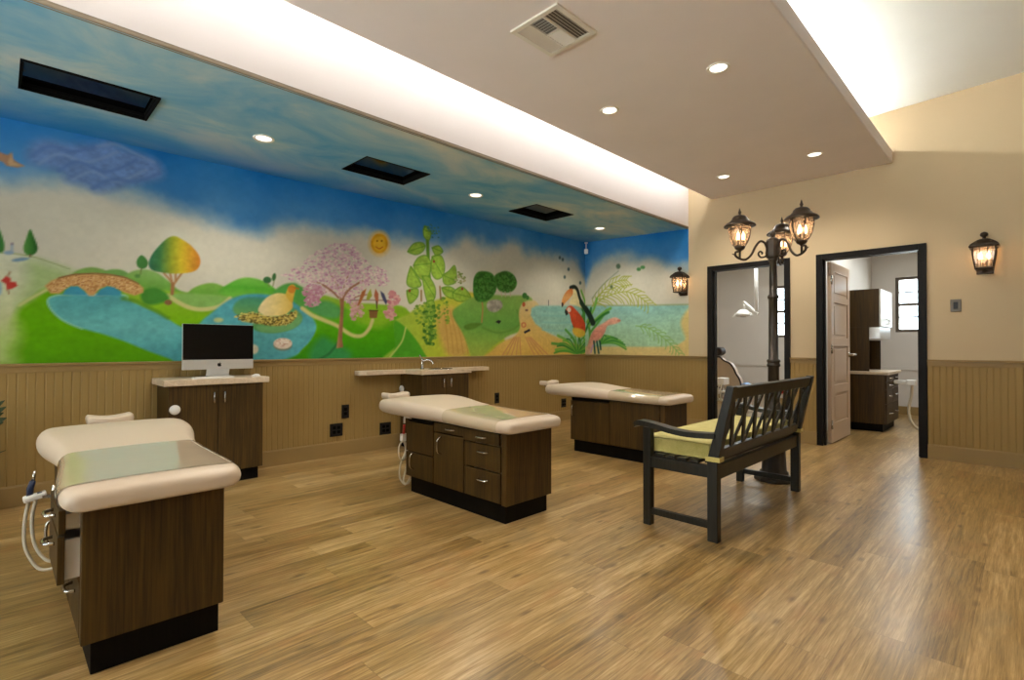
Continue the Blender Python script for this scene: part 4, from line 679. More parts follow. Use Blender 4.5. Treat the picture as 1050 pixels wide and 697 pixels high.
["S","R",[[-4.607,1.14],[-4.642,1.258],[-4.673,1.258]],[116,180,70],0.01,1,0.0112],
["S","R",[[-4.607,1.14],[-4.685,1.254],[-4.753,1.251]],[60,130,54],0.01,1,0.0112],
["P","L",[[6.458,1.626],[6.558,1.662],[6.66,1.481],[6.609,1.295],[6.433,1.262],[6.359,1.441]],[88,160,70],0.015,1,None,0.06],
["P","L",[[6.027,1.62],[6.073,1.689],[6.167,1.709],[6.262,1.662],[6.408,1.563],[6.508,1.446],[6.533,1.324],[6.408,1.307],[6.262,1.348],[6.167,1.465],[6.12,1.581]],[214,84,50],0.01,1,None,0.12],
["P","L",[[6.214,1.377],[6.458,1.353],[6.508,1.278],[6.359,1.23],[6.215,1.288]],[230,190,70],0.015,1,None,0.06],
["P","L",[[6.155,1.649],[6.153,1.637],[6.146,1.626],[6.136,1.617],[6.123,1.611],[6.108,1.608],[6.094,1.609],[6.081,1.614],[6.07,1.622],[6.064,1.632],[6.062,1.644],[6.064,1.656],[6.07,1.667],[6.081,1.676],[6.094,1.682],[6.108,1.685],[6.123,1.684],[6.136,1.679],[6.146,1.671],[6.153,1.661]],[238,214,190],0.009,1,None,0.06],
["P","L",[[6.015,1.649],[6.073,1.623],[6.085,1.579],[6.039,1.555],[6.004,1.605]],[40,44,40],0.007,0,None,0.06],
["P","L",[[6.214,1.971],[6.335,1.921],[6.408,1.775],[6.458,1.687],[6.262,1.721],[6.12,1.743],[6.19,1.866]],[240,224,170],0.015,1,None,0.06],
["S","L",[[6.143,1.981],[6.238,2.003],[6.31,1.964],[6.359,1.862],[6.433,1.746],[6.533,1.66]],[36,46,40],0.011,1,0.03],
["S","L",[[6.408,1.775],[6.533,1.66],[6.66,1.574]],[40,60,44],0.012,1,0.0458],
["S","R",[[-4.901,1.69],[-4.826,1.595],[-4.752,1.457]],[36,52,42],0.012,1,0.0454],
["P","L",[[5.942,1.682],[5.936,1.761],[5.981,1.851],[6.073,1.938],[6.179,1.969],[6.202,1.896],[6.12,1.816],[6.027,1.752],[5.97,1.705]],[232,156,92],0.009,1,["v",1.958,1.695,[[214,120,60],[240,176,110],[220,140,70]]],0.06],
["P","L",[[5.936,1.674],[5.931,1.739],[5.97,1.748],[5.976,1.705]],[60,44,40],0.007,0,None,0.06],
["P","R",[[-4.901,0.958],[-4.845,1.141],[-4.789,1.277],[-4.697,1.38],[-4.553,1.451],[-4.43,1.513],[-4.327,1.523],[-4.259,1.471],[-4.344,1.43],[-4.482,1.404],[-4.535,1.302],[-4.607,1.215],[-4.697,1.156],[-4.77,1.05],[-4.789,0.96]],[232,164,140],0.013,1,["v",1.526,0.992,[[236,176,150],[226,146,122],[224,176,146]]],0.12],
["P","R",[[-4.251,1.476],[-4.252,1.471],[-4.257,1.466],[-4.265,1.462],[-4.274,1.46],[-4.284,1.46],[-4.295,1.461],[-4.304,1.464],[-4.312,1.468],[-4.317,1.473],[-4.318,1.478],[-4.317,1.484],[-4.312,1.488],[-4.304,1.492],[-4.295,1.494],[-4.284,1.494],[-4.274,1.493],[-4.265,1.49],[-4.257,1.486],[-4.252,1.481]],[206,130,110],0.009,1,None,0.06],
["S","R",[[-4.734,1.171],[-4.715,0.991]],[46,84,72],0.009,1,0.015],
["S","R",[[-4.679,1.17],[-4.643,0.992]],[46,84,72],0.009,1,0.0149],
["S","R",[[-4.625,1.17],[-4.607,1.051]],[46,84,72],0.009,1,0.0149],
["S","R",[[-4.752,1.111],[-4.789,1.005]],[190,150,190],0.009,1,0.0105]
]
SKY_L=[[-0.255, 2.155], [0.009, 2.203], [0.203, 2.233], [0.386, 2.26], [0.582, 2.274], [0.763, 2.252], [0.89, 2.239], [1.057, 2.2], [1.198, 2.161], [1.346, 2.12], [1.501, 2.094], [1.663, 2.085], [1.833, 2.165], [2.06, 2.219], [2.455, 2.244], [2.76, 2.272], [3.018, 2.248], [3.399, 2.259], [3.746, 2.238], [4.091, 2.405], [4.448, 2.319], [4.835, 2.462], [5.176, 2.348], [5.691, 2.412], [6.026, 2.425], [6.31, 2.339], [6.533, 2.119]]
SKY_R=[[-4.882, 2.055], [-4.752, 2.286], [-4.57, 2.386], [-4.191, 2.371], [-3.791, 2.296], [-3.42, 2.2], [-3.168, 2.121]]

RNG = np.random.RandomState(7)
def vnoise(u, v, seed):
    g = np.random.RandomState(seed).rand(64, 64)
    iu = np.floor(u).astype(int); iv = np.floor(v).astype(int); fu = u - iu; fv = v - iv
    fu = fu * fu * (3 - 2 * fu); fv = fv * fv * (3 - 2 * fv)
    a = g[iu % 64, iv % 64]; b = g[(iu + 1) % 64, iv % 64]; c = g[iu % 64, (iv + 1) % 64]; d = g[(iu + 1) % 64, (iv + 1) % 64]
    return (a * (1 - fu) + b * fu) * (1 - fv) + (c * (1 - fu) + d * fu) * fv
def fbm(u, v, seed, oct=4):
    s = np.zeros_like(u); a = .5
    for i in range(oct): s += a * vnoise(u * 2 ** i + 17 * i, v * 2 ** i + 5 * i, seed + i); a *= .5
    return s / (1 - .5 ** oct) - .5
def seg_dist(U, V, pts, closed):
    d = np.full(U.shape, 1e9); inside = np.zeros(U.shape, bool); n = len(pts)
    for i in range(n if closed else n - 1):
        x0, y0 = pts[i][:2]; x1, y1 = pts[(i + 1) % n][:2]; dx, dy = x1 - x0, y1 - y0; L = dx * dx + dy * dy + 1e-12
        t = np.clip(((U - x0) * dx + (V - y0) * dy) / L, 0, 1)
        d = np.minimum(d, (U - x0 - t * dx) ** 2 + (V - y0 - t * dy) ** 2)
        if closed and y0 != y1:
            inside ^= ((y0 > V) != (y1 > V)) & (U < (x1 - x0) * (V - y0) / (y1 - y0) + x0)
    return np.sqrt(d), inside
def paint_mural(wall, U, V):
    """colour (sRGB 0-255) of every wall vertex at U along the wall, V above the floor"""
    sky = SKY_L if wall == 'L' else SKY_R
    su = np.array([a[0] for a in sky]); sv = np.array([a[1] for a in sky]); k = np.argsort(su)
    edge = np.interp(U, su[k], sv[k]) + .16 * fbm(U * 3.2, V * 3.2, 3) + .05 * fbm(U * 14, V * 14, 9)
    t = np.clip((V - edge + .10) / .26, 0, 1); t = (t * t * (3 - 2 * t))[:, None]
    hi = np.clip((V - edge) / .55, 0, 1)[:, None]
    cream = np.array([214, 208, 188.]) + 26 * fbm(U * 2, V * 2, 21)[:, None] * np.array([1, 1, .9]) + np.clip((1.6 - V) / .9, 0, 1)[:, None] * np.array([10, 4, -16])
    blue = np.array([86, 144, 196.]) * (1 - hi) + np.array([30, 118, 190.]) * hi + 60 * fbm(U * 2.2, V * 3, 33)[:, None] * np.array([.8, .6, .35])
    C = cream * (1 - t) + blue * t
    for o in MURAL:
        if o[1] != wall: continue
        pts = o[2]
        if o[0] == 'D':
            cols, n, r, seed, sm = o[3:]
            if sm: pts = catmull(pts, 4, True)
            pa = np.array(pts); rs = np.random.RandomState(seed); made = 0
            su_, sv_ = 1.0, 1.0
            while made < n:
                q = rs.uniform(pa.min(0), pa.max(0), (n, 2)); _, ins = seg_dist(q[:, 0], q[:, 1], pts, True)
                for (a, b) in q[ins]:
                    if made >= n: break
                    made += 1
                    rr = r * rs.uniform(.6, 1.3); ru = rr * (1.5 if wall == 'L' else 1.2)
                    m = np.where((np.abs(U - a) < ru * 1.4) & (np.abs(V - b) < rr * 1.4))[0]
                    if not len(m): continue
                    dd = np.sqrt(((U[m] - a) / ru) ** 2 + ((V[m] - b) / rr) ** 2)
                    al = np.clip((1.25 - dd) / .5, 0, 1)[:, None] * .85
                    C[m] = C[m] * (1 - al) + np.array(cols[rs.randint(len(cols))], float) * al
            continue
        closed = o[0] == 'P'; col, soft, sm = o[3], max(o[4], .004), o[5]
        if sm and len(pts) > 2: pts = catmull(pts, 6, closed)
        r = 0 if closed else o[6]
        pa = np.array(pts); pad = soft + r + .01
        m = np.where((U > pa[:, 0].min() - pad) & (U < pa[:, 0].max() + pad) & (V > pa[:, 1].min() - pad) & (V < pa[:, 1].max() + pad))[0]
        if not len(m): continue
        u, v = U[m], V[m]
        d, ins = seg_dist(u, v, pts, closed)
        sd = np.where(ins, -d, d) if closed else d - r
        al = np.clip(.5 - sd / (2 * soft), 0, 1)[:, None]
        c = np.tile(np.array(col, float), (len(m), 1))
        if closed:
            g, nz = o[6], o[7]
            if g:
                ax, a, b, cs = g; tt = np.clip(((u if ax == 'u' else v) - a) / (b - a + 1e-9) + .10 * fbm(u * 4, v * 4, 50), 0, 1) * (len(cs) - 1)
                cs = np.array(cs, float); i0 = np.minimum(tt.astype(int), len(cs) - 2); f = (tt - i0)[:, None]
                c = cs[i0] * (1 - f) + cs[i0 + 1] * f
            c = c * (1 + nz * 1.6 * fbm(u * 9, v * 16, 60)[:, None] + nz * 1.6 * fbm(u * 34, v * 40, 70)[:, None])
        C[m] = C[m] * (1 - al) + c * al
    C *= 1 + .05 * fbm(U * 30, V * 30, 90)[:, None]
    return np.clip(C, 0, 255)
MURAL_GAIN = .80
def mural_material():
    t = NT('mural_paint'); a = t.node('ShaderNodeVertexColor', layer_name='paint')
    h = t.node('ShaderNodeHueSaturation'); h.inputs['Saturation'].default_value = 1.0
    t.link(a.outputs['Color'], h.inputs['Color']); t.link(h.outputs['Color'], t.p.inputs['Base Color'])
    t.setp(Roughness=.7, Specular_IOR_Level=.08)
    return t.m
M['mural'] = mural_material()
def painted_wall(name, wall, u0, u1, v0, v1, step_u, step_v, put):
    nu = int(round((u1 - u0) / step_u)) + 1; nv = int(round((v1 - v0) / step_v)) + 1
    us = np.linspace(u0, u1, nu); vs = np.linspace(v0, v1, nv)
    U, V = [a.ravel() for a in np.meshgrid(us, vs, indexing='ij')]
    C = paint_mural(wall, U, V) / 255.0
    lin = np.where(C <= .04045, C / 12.92, ((C + .055) / 1.055) ** 2.4) * MURAL_GAIN
    co = put(U, V)
    idx = np.arange(nu * nv).reshape(nu, nv)
    F = np.stack([idx[:-1, :-1], idx[1:, :-1], idx[1:, 1:], idx[:-1, 1:]], -1).reshape(-1, 4)
    me = bpy.data.meshes.new(name)
    me.vertices.add(len(co)); me.vertices.foreach_set('co', co.ravel())
    me.loops.add(F.size); me.loops.foreach_set('vertex_index', F.ravel())
    me.polygons.add(len(F)); me.polygons.foreach_set('loop_start', np.arange(0, F.size, 4)); me.polygons.foreach_set('loop_total', np.full(len(F), 4))
    me.update(calc_edges=True)
    at = me.color_attributes.new('paint', 'FLOAT_COLOR', 'POINT')
    at.data.foreach_set('color', np.concatenate([lin, np.ones((len(lin), 1))], 1).ravel())
    me.materials.append(M['mural'])
    o = bpy.data.objects.new(name, me); COL.objects.link(o); o['_w'] = (0, 0, 0)
    return tag(o, kind='structure')
painted_wall('wall_left', 'L', -1.2, YB, ZR - .01, 2.76, .0085, .0085, lambda U, V: np.stack([np.full_like(U, XW), U, V], 1))
painted_wall('wall_alcove', 'R', XW, XS, ZR - .01, 2.76, .008, .008, lambda U, V: np.stack([U, np.full_like(U, YB), V], 1))

# ------------------------------------------------------------------ room shell
struct(MB().box(XW - .15, XR + .15, YF - .15, YFAR + .15, -.06, 0), 'floor', 'floor')
# mural wall behind the wainscot and above the alcove, and its unpainted run behind the camera
struct(MB().box(XW - .15, XW - .005, YF - .15, YB2, 0, ZH + .1), 'wall_left.001', 'wall')
# end wall, with the two door openings
b = MB()
b.box(XW - .15, D1[0] + .02, YB + .004, YB2, 0, ZR).box(XW - .15, XS, YB + .004, YB2, ZR, ZH + .1)
b.box(XS, D1[0] + .02, YB, YB2, 0, ZH + .1)
b.box(D1[0] + .02, D1[1] - .02, YB, YB2, D1[2] - .02, ZH + .1)
b.box(D1[1] - .02, D2[0] + .02, YB, YB2, 0, ZH + .1)
b.box(D2[0] + .02, D2[1] - .02, YB, YB2, D2[2] - .02, ZH + .1)
b.box(D2[1] - .02, XR + .15, YB, YB2, 0, ZH + .1)
struct(b, 'wall_back', 'wall', merge=False)
# right and rear walls (behind the camera), rear one with two unseen windows added for fill daylight
def wall_with_windows(name, axis, at, a0, a1, th, wins, mat='wall', z1=ZH + .1):
    b = MB()
    def put(p0, p1, q0, q1):
        if axis == 0: b.box(at, at + th, p0, p1, q0, q1)
        else: b.box(p0, p1, at, at + th, q0, q1)
    c = a0
    for (w0, w1, z0, zt) in wins:
        put(c, w0, 0, z1); put(w0, w1, 0, z0); put(w0, w1, zt, z1); c = w1
    put(c, a1, 0, z1)
    return struct(b, name, mat, merge=False)
wall_with_windows('wall_right', 0, XR, YF - .15, YB, .15, [])
wall_with_windows('wall_front', 1, YF - .15, XW - .15, XR + .15, .15, [(-3.5, -2.3, .35, 2.6), (-1.3, -.1, .35, 2.6)])
WN = [0]
def window(axis, at, a0, a1, z0, z1, th=.1, muntins=1, mat='windowframe', fw=.045, rail=None):
    WN[0] += 1; nm = 'window_%d' % WN[0]; f = MB()
    def bx(p0, p1, q0, q1, t0=0, t1=None, m=f):
        t1 = th if t1 is None else t1
        if axis == 0: m.box(at + t0, at + t1, p0, p1, q0, q1)
        else: m.box(p0, p1, at + t0, at + t1, q0, q1)
    bx(a0, a1, z0, z0 + fw); bx(a0, a1, z1 - fw, z1); bx(a0, a0 + fw, z0 + fw, z1 - fw); bx(a1 - fw, a1, z0 + fw, z1 - fw)
    zm = (z0 + z1) / 2; bx(a0 + fw, a1 - fw, zm - .022, zm + .022)
    o = struct(f, nm, mat)
    p = MB(); bx(a0 + fw, a1 - fw, z0 + fw, z1 - fw, th * .5, th * .5 + .004, p); p.build('pane', 'pane', o)
    m = MB()
    for k in range(muntins):
        z = zm + (z1 - fw - zm) * (k + 1) / (muntins + 1); bx(a0 + fw, a1 - fw, z - .011, z + .011, th * .5 - .02, th * .5, m)
        z = zm - (zm - z0 - fw) * (k + 1) / (muntins + 1); bx(a0 + fw, a1 - fw, z - .011, z + .011, th * .5 - .02, th * .5, m)
    m.build('muntin', mat, o, merge=False)
    return o
for a in ((-3.5, -2.3), (-1.3, -.1)): window(1, YF - .12, a[0], a[1], .35, 2.6)  # unseen rear windows, added to let fill daylight in
# ceilings
ca = MB()
V0, V1 = 2.638 + (-.02) * (YF / 1.64), 2.723
def zwall(y): return 2.638 + (y - .005) * .01302
HOLES = [(-4.285, -3.855, .085, .715), (-4.285, -3.855, 2.155, 2.785), (-4.285, -3.855, 4.235, 4.885)]
def zal(x, y):
    t = (x - XS) / (XW - XS); return ZA + (zwall(y) - ZA) * t
xs = [XW, -4.285, -3.855, XS]; ys = [YF, .085, .715, 2.155, 2.785, 4.235, 4.885, YB]
for i in range(3):
    for j in range(len(ys) - 1):
        if i == 1 and j in (1, 3, 5): continue
        q = [(xs[i], ys[j]), (xs[i + 1], ys[j]), (xs[i + 1], ys[j + 1]), (xs[i], ys[j + 1])]
        ca._add([(x, y, zal(x, y)) for x, y in q], [(0, 1, 2, 3)])
struct(ca, 'ceiling', 'alcove')
struct(MB().box(XS - .1, XS, YF, YB, ZA + .03, ZH), 'wall_fascia', 'fascia')
struct(MB().tube([(XS - .012, YF, ZA + .012), (XS - .012, YB, ZA + .012)], .014, 10).box(XS - .022, XS - .0005, YF, YB, ZA + .004, ZA + .03), 'trim_1', 'greytrim', merge=False)
c = MB(); c._add([(XW, YF, 3.38), (XR, YF, 3.70), (XR, YB, 3.70), (XW, YB, 3.38), (XW, YF, 3.9), (XR, YF, 3.9), (XR, YB, 3.9), (XW, YB, 3.9)],
                 [(0, 1, 2, 3), (4, 7, 6, 5), (0, 4, 5, 1), (2, 6, 7, 3), (1, 5, 6, 2), (0, 3, 7, 4)])
struct(c, 'ceiling.001', 'white')
struct(MB().box(XC0, XC1, YF, YB, ZC, ZCT), 'ceiling.002', 'cloud', bevel=.012)
# wainscot with beaded grooves
def beads(a0, a1, pitch=.048, th=.014, groove=.0035):
    """profile (along, out) of a beadboard strip"""
    p = [(a0, 0)]; x = a0
    while x < a1 - 1e-6:
        e = min(x + pitch, a1)
        p += [(x + .0015, th - groove), (x + .006, th)]
        if e - x > .02: p += [(e - .006, th), (e - .0015, th - groove)]
        x = e
    return p + [(a1, 0)]
def wains(name, axis, at, sgn, a0, a1, z0, z1):
    pr = beads(a0, a1); rows = []
    for z in (z0, z1):
        rows.append([((at + sgn * o, a, z) if axis == 0 else (a, at + sgn * o, z)) for a, o in pr])
    return struct(MB().sheet(rows, False), name, 'wains')
wains('wall_left_wainscot', 0, XW, 1, YF, YB, 0, ZRB + .01)
for k, (a, c_) in enumerate(((XW, D1[0]), (D1[1], D2[0]), (D2[1], XR))):
    wains('wall_back_wainscot', 1, YB, -1, a, c_, 0, ZRB + .01)
def rail_profile(): return [(0, ZRB), (.018, ZRB), (.020, ZRB + .012), (.020, ZR - .022), (.034, ZR - .018), (.036, ZR - .004), (.032, ZR), (0, ZR)]
def base_profile(): return [(0, 0), (.022, 0), (.022, ZBB - .012), (.018, ZBB), (0, ZBB)]
n = 2
for prof, nm in ((rail_profile(), 'trim_%d'), (base_profile(), 'baseboard_%s')):
    for k, (ax, a, c_) in enumerate(((0, YF, YB), (1, XW, D1[0]), (1, D1[1], D2[0]), (1, D2[1], XR))):
        b = MB()
        b.prism([((XW + o, z) if ax == 0 else (YB - o, z)) for o, z in prof], 1 if ax == 0 else 0, a, c_)
        struct(b, ('trim_%d' % n) if 'trim' in nm else ('baseboard_left' if ax == 0 else 'baseboard_back'), 'rail'); n += 1
# door frames: black steel
def frame(k, d):
    b = MB(); x0, x1, z = d
    for (a, c_) in ((x0, x0 + CAS), (x1 - CAS, x1)): b.box(a, c_, YB - .022, YB2 + .02, 0, z)
    b.box(x0 + CAS, x1 - CAS, YB - .022, YB2 + .02, z - CAS, z)
    # rebate stops
    b.box(x0 + CAS, x0 + CAS + .015, YB + .03, YB + .07, 0, z - CAS).box(x1 - CAS - .015, x1 - CAS, YB + .03, YB + .07, 0, z - CAS)
    return struct(b, 'door_%d' % k, 'black', bevel=.003, merge=False)
frame(1, D1); dframe = frame(2, D2)
# open six-panel leaf of the right-hand doorway, swung into the far room
lx = D2[0] + CAS + .008; ly0, ly1 = YB2 + .028, YB2 + .028 + .84; lz1 = D2[2] - CAS - .005
b = MB(); X0, X1 = lx, lx + .042
st = .11
zs = [(.23, .56), (.66, 1.10), (1.20, 1.60), (1.68, lz1 - .11)]
b.box(X0, X1, ly0, ly0 + st, .012, lz1).box(X0, X1, ly1 - st, ly1, .012, lz1)
zz = .012
for (za, zb) in zs: b.box(X0, X1, ly0 + st, ly1 - st, zz, za); zz = zb
b.box(X0, X1, ly0 + st, ly1 - st, zz, lz1)
leaf = b.build('door_leaf', 'door', dframe, bevel=.004, merge=False)
pn = MB()
for (za, zb) in zs:
    pn.box(X0 + .010, X1 - .010, ly0 + st, ly1 - st, za, zb)
    pn.box(X0 + .004, X1 - .004, ly0 + st + .035, ly1 - st - .035, za + .035, zb - .035)
pn.build('panel', 'door', leaf, bevel=.004, merge=False)
h = MB(); hy, hz = ly1 - .07, 1.0
h.lathe([(.034, 0), (.034, .010), (.015, .014), (.015, .075)], (X1, hy, hz), 16, 0).tube([(X1 + .07, hy, hz), (X1 + .078, hy - .03, hz), (X1 + .076, hy - .13, hz)], .013)
tag(h.build('door_handle', 'steel', leaf, merge=False), 'satin steel lever handle')
h = MB()
for z in (.22, 1.07, 1.85): h.tube([(X1 + .004, ly0 - .008, z - .05), (X1 + .004, ly0 - .008, z + .05)], .009).box(X1 - .002, X1 + .002, ly0, ly0 + .03, z - .05, z + .05)
h.build('hinge', 'steel', leaf, merge=False)

# rooms beyond the doors
struct(MB().box(-1.97, -1.87, YB2 + .02, YFAR, 0, ZROOM), 'wall_partition', 'grey_wall')
wall_with_windows('wall_far', 1, YFAR, XW - .15, 1.2, .15, [(-3.475, -2.65, 1.27, 2.24), (-1.545, -.72, 1.335, 2.23)], 'grey_wall', ZROOM)
struct(MB().box(XW - .15, XW, YB2, YFAR, 0, ZROOM), 'wall_left.002', 'grey_wall')
struct(MB().box(1.0, 1.15, YB2, YFAR, 0, ZROOM), 'wall_right.001', 'grey_wall')
struct(MB().box(XW - .15, 1.2, YB2 - .1, YFAR + .15, ZROOM, ZROOM + .08), 'ceiling.003', 'white', merge=False)
window(1, YFAR, -3.475, -2.65, 1.27, 2.24)
window(1, YFAR, -1.545, -.72, 1.335, 2.23)
struct(MB().box(XW, -1.97, YFAR - .02, YFAR, .72, .775).box(-1.87, 1.0, YFAR - .02, YFAR, .72, .775), 'trim_20', 'grey_wall', merge=False)
struct(MB().box(XW, -1.97, YFAR - .018, YFAR, 0, .13).box(-1.87, 1.0, YFAR - .018, YFAR, 0, .13), 'baseboard_far', 'rail', merge=False)

# ------------------------------------------------------------------ ceiling fittings
# downlights
def downlight(x, y, z, label, group, r=.075):
    t = thing('downlight', (x, y, z), label, 'ceiling light', group)
    MB().lathe([(r * .72, -.0005), (r * .78, -.006), (r * .95, -.010), (r, -.006), (r, .0)], (x, y, z), 28, cap=False).build('trim_ring', 'trimwhite', t)
    MB().lathe([(0.001, -.004), (r * .5, -.0035), (r * .76, -.002), (r * .76, -.0005), (.001, -.0005)], (x, y, z), 28).build('lamp_lens', 'lens', t)
    return t
LAMPS = []
CL = [(-1.477, 3.45, 'recessed downlight in the tan hanging ceiling, the largest and nearest one'),
      (-2.363, 3.462, 'recessed downlight in the tan hanging ceiling, nearest the air vent'),
      (-1.478, 5.68, 'recessed downlight in the tan hanging ceiling, the far one near its right edge'),
      (-2.391, 5.718, 'recessed downlight in the tan hanging ceiling, the far one above the street lamp')]
AL = [(-4.06, 1.41, 'recessed downlight in the blue sky ceiling, between the first and second dark openings'),
      (-4.07, 3.53, 'recessed downlight in the blue sky ceiling, between the second and third dark openings'),
      (-4.08, 5.75, 'recessed downlight in the blue sky ceiling, above the painted corner with the toucan')]
for x, y, l in CL: downlight(x, y, ZC, l, 'downlights in the hanging ceiling'); LAMPS.append((x, y, ZC - .03, 1))
for x, y, l in AL: downlight(x, y, zal(x, y), l, 'downlights in the blue ceiling'); LAMPS.append((x, y, zal(x, y) - .03, .8))
for x, y in ((-1.48, 1.22), (-2.37, 1.22), (-1.48, -1.0), (-2.37, -1.0), (.3, 1.5)):
    pass
# dark framed openings in the blue ceiling
DL = ['dark framed opening in the blue ceiling, the largest one, at the photo left edge',
      'dark framed opening in the blue ceiling, the middle one, above the painted sun',
      'dark framed opening in the blue ceiling, the farthest one, above the painted beach']
for (x0, x1, y0, y1), l in zip(HOLES, DL):
    z = max(zal(x0, y0), zal(x0, y1), zal(x1, y1)) ; zl = min(zal(x0, y0), zal(x1, y0), zal(x1, y1), zal(x0, y1))
    t = thing('ceiling_screen_box', ((x0 + x1) / 2, (y0 + y1) / 2, zl), l, 'ceiling opening', 'dark openings in the blue ceiling')
    f = MB(); w = .006; g = .002
    for (a, b_, c_, d) in ((x0 - w, x0 + .006, y0 - w, y1 + w), (x1 - .006, x1 + w, y0 - w, y1 + w), (x0 + .006, x1 - .006, y0 - w, y0 + .006), (x0 + .006, x1 - .006, y1 - .006, y1 + w)):
        f.box(a, b_, c_, d, zl - .003, z + .012)
    f.build('rim', 'void', t, merge=False)
    bx = MB()
    for (a, b_, c_, d) in ((x0 + .001, x0 + .011, y0, y1), (x1 - .011, x1 - .001, y0, y1), (x0 + .011, x1 - .011, y0, y0 + .01), (x0 + .011, x1 - .011, y1 - .01, y1)):
        bx.box(a, b_, c_, d, z + .012, z + .18)
    bx.box(x0, x1, y0, y1, z + .18, z + .19)
    bx.build('housing', 'void', t, merge=False)
    s = MB()._add([(x0 + .012, y0 + .012, z + .030), (x1 - .012, y0 + .012, z + .040), (x1 - .012, y1 - .012, z + .040), (x0 + .012, y1 - .012, z + .030)], [(0, 1, 2, 3)])
    s._add([(x0 + .012, y0 + .012, z + .040), (x1 - .012, y0 + .012, z + .050), (x1 - .012, y1 - .012, z + .050), (x0 + .012, y1 - .012, z + .040)], [(0, 1, 2, 3)])
    s.build('screen', 'screen', t, merge=False)
# air vent in the hanging ceiling
vx0, vx1, vy0, vy1 = -2.185, -1.82, 2.165, 2.535
t = thing('air_vent', ((vx0 + vx1) / 2, (vy0 + vy1) / 2, ZC), 'square white louvred air vent in the tan hanging ceiling', 'air vent')
f = MB(); w = .03
f.box(vx0, vx0 + w, vy0, vy1, ZC - .012, ZC).box(vx1 - w, vx1, vy0, vy1, ZC - .012, ZC).box(vx0 + w, vx1 - w, vy0, vy0 + w, ZC - .012, ZC).box(vx0 + w, vx1 - w, vy1 - w, vy1, ZC - .012, ZC)
f.build('frame', 'trimwhite', t, merge=False)
MB().box(vx0 + w, vx1 - w, vy0 + w, vy1 - w, ZC - .0015, ZC).build('backing', 'grey', t)
s = MB(); ix0, ix1, iy0, iy1 = vx0 + w, vx1 - w, vy0 + w, vy1 - w; mx, my = (ix0 + ix1) / 2, (iy0 + iy1) / 2; th3 = (ix1 - ix0) / 3
def louvre(p, q, dirv):
    p, q, d = Vector(p), Vector(q), Vector(dirv)
    a, b_ = Vector((0, 0, -.013)), Vector((0, 0, -.002))
    s._add([p + a - d * .007, q + a - d * .007, q + b_ + d * .007, p + b_ + d * .007, p + a - d * .007 + Vector((0, 0, .0015)), q + a - d * .007 + Vector((0, 0, .0015)), q + b_ + d * .007 + Vector((0, 0, .0015)), p + b_ + d * .007 + Vector((0, 0, .0015))],
           [(0, 1, 2, 3), (4, 7, 6, 5), (0, 4, 5, 1), (1, 5, 6, 2), (2, 6, 7, 3), (3, 7, 4, 0)])
for k in range(5):
    x = ix1 - th3 * (k + .5) / 5; louvre((x, iy0, ZC), (x, iy1, ZC), (-1, 0, 0))
    x = ix0 + th3 * (k + .5) / 5; louvre((x, iy0, ZC), (x, iy1, ZC), (1, 0, 0))
for k in range(7):
    y = iy0 + (my - iy0) * (k + .5) / 7; louvre((ix0 + th3, y, ZC), (ix1 - th3, y, ZC), (0, 1, 0))
    y = my + (iy1 - my) * (k + .5) / 7; louvre((ix0 + th3, y, ZC), (ix1 - th3, y, ZC), (0, -1, 0))
s.box(ix0 + th3 - .004, ix0 + th3 + .004, iy0, iy1, ZC - .013, ZC - .002).box(ix1 - th3 - .004, ix1 - th3 + .004, iy0, iy1, ZC - .013, ZC - .002).box(ix0 + th3, ix1 - th3, my - .004, my + .004, ZC - .013, ZC - .002)
s.build('louvres', 'trimwhite', t, merge=False)
# strip lamps lying on top of the hanging ceiling, behind its lips
for (x, nm, up) in ((XC0 + .06, 'left', .15), (XC1 - .36, 'right', .095)):
    y = YF + .3; k = 0
    while y < YB - .05:
        y1 = min(y + 1.20, YB - .03)
        t = thing('strip_light', (x, (y + y1) / 2, ZCT), 'white fluorescent strip lamp lying on top of the hanging ceiling behind its lip', 'strip light', 'cove strip lamps')
        MB().box(x - .03, x + .03, y, y1 - .01, ZCT, ZCT + .035).box(x - .009, x + .009, y, y1 - .01, ZCT + .035, ZCT + up - .03).box(x - .011, x + .011, y, y + .012, ZCT + up - .03, ZCT + up + .014).box(x - .011, x + .011, y1 - .022, y1 - .01, ZCT + up - .03, ZCT + up + .014).build('batten', 'trimwhite', t, merge=False)
        MB().tube([(x, y + .02, ZCT + up), (x, y1 - .03, ZCT + up)], .013, 10).build('tube', 'tube_soft' if nm == 'left' else 'tube', t)
        y = y1
# small white sensor in the painted corner
sx, sy, sz = -4.835, 6.45, 2.60
t = thing('sensor', (sx, sy, sz), 'small white cylinder sensor in the corner of the mural under the blue ceiling', 'sensor')
MB().lathe([(.012, -.075), (.03, -.07), (.032, -.01), (.026, 0)], (sx, sy, sz), 16).build('body', 'plastic', t)
MB().tube([(sx, sy, sz), (sx, sy, 2.695)], .010).lathe([(.026, 0), (.026, .012)], (sx, sy, 2.69), 16).build('mount', 'plastic', t, merge=False)

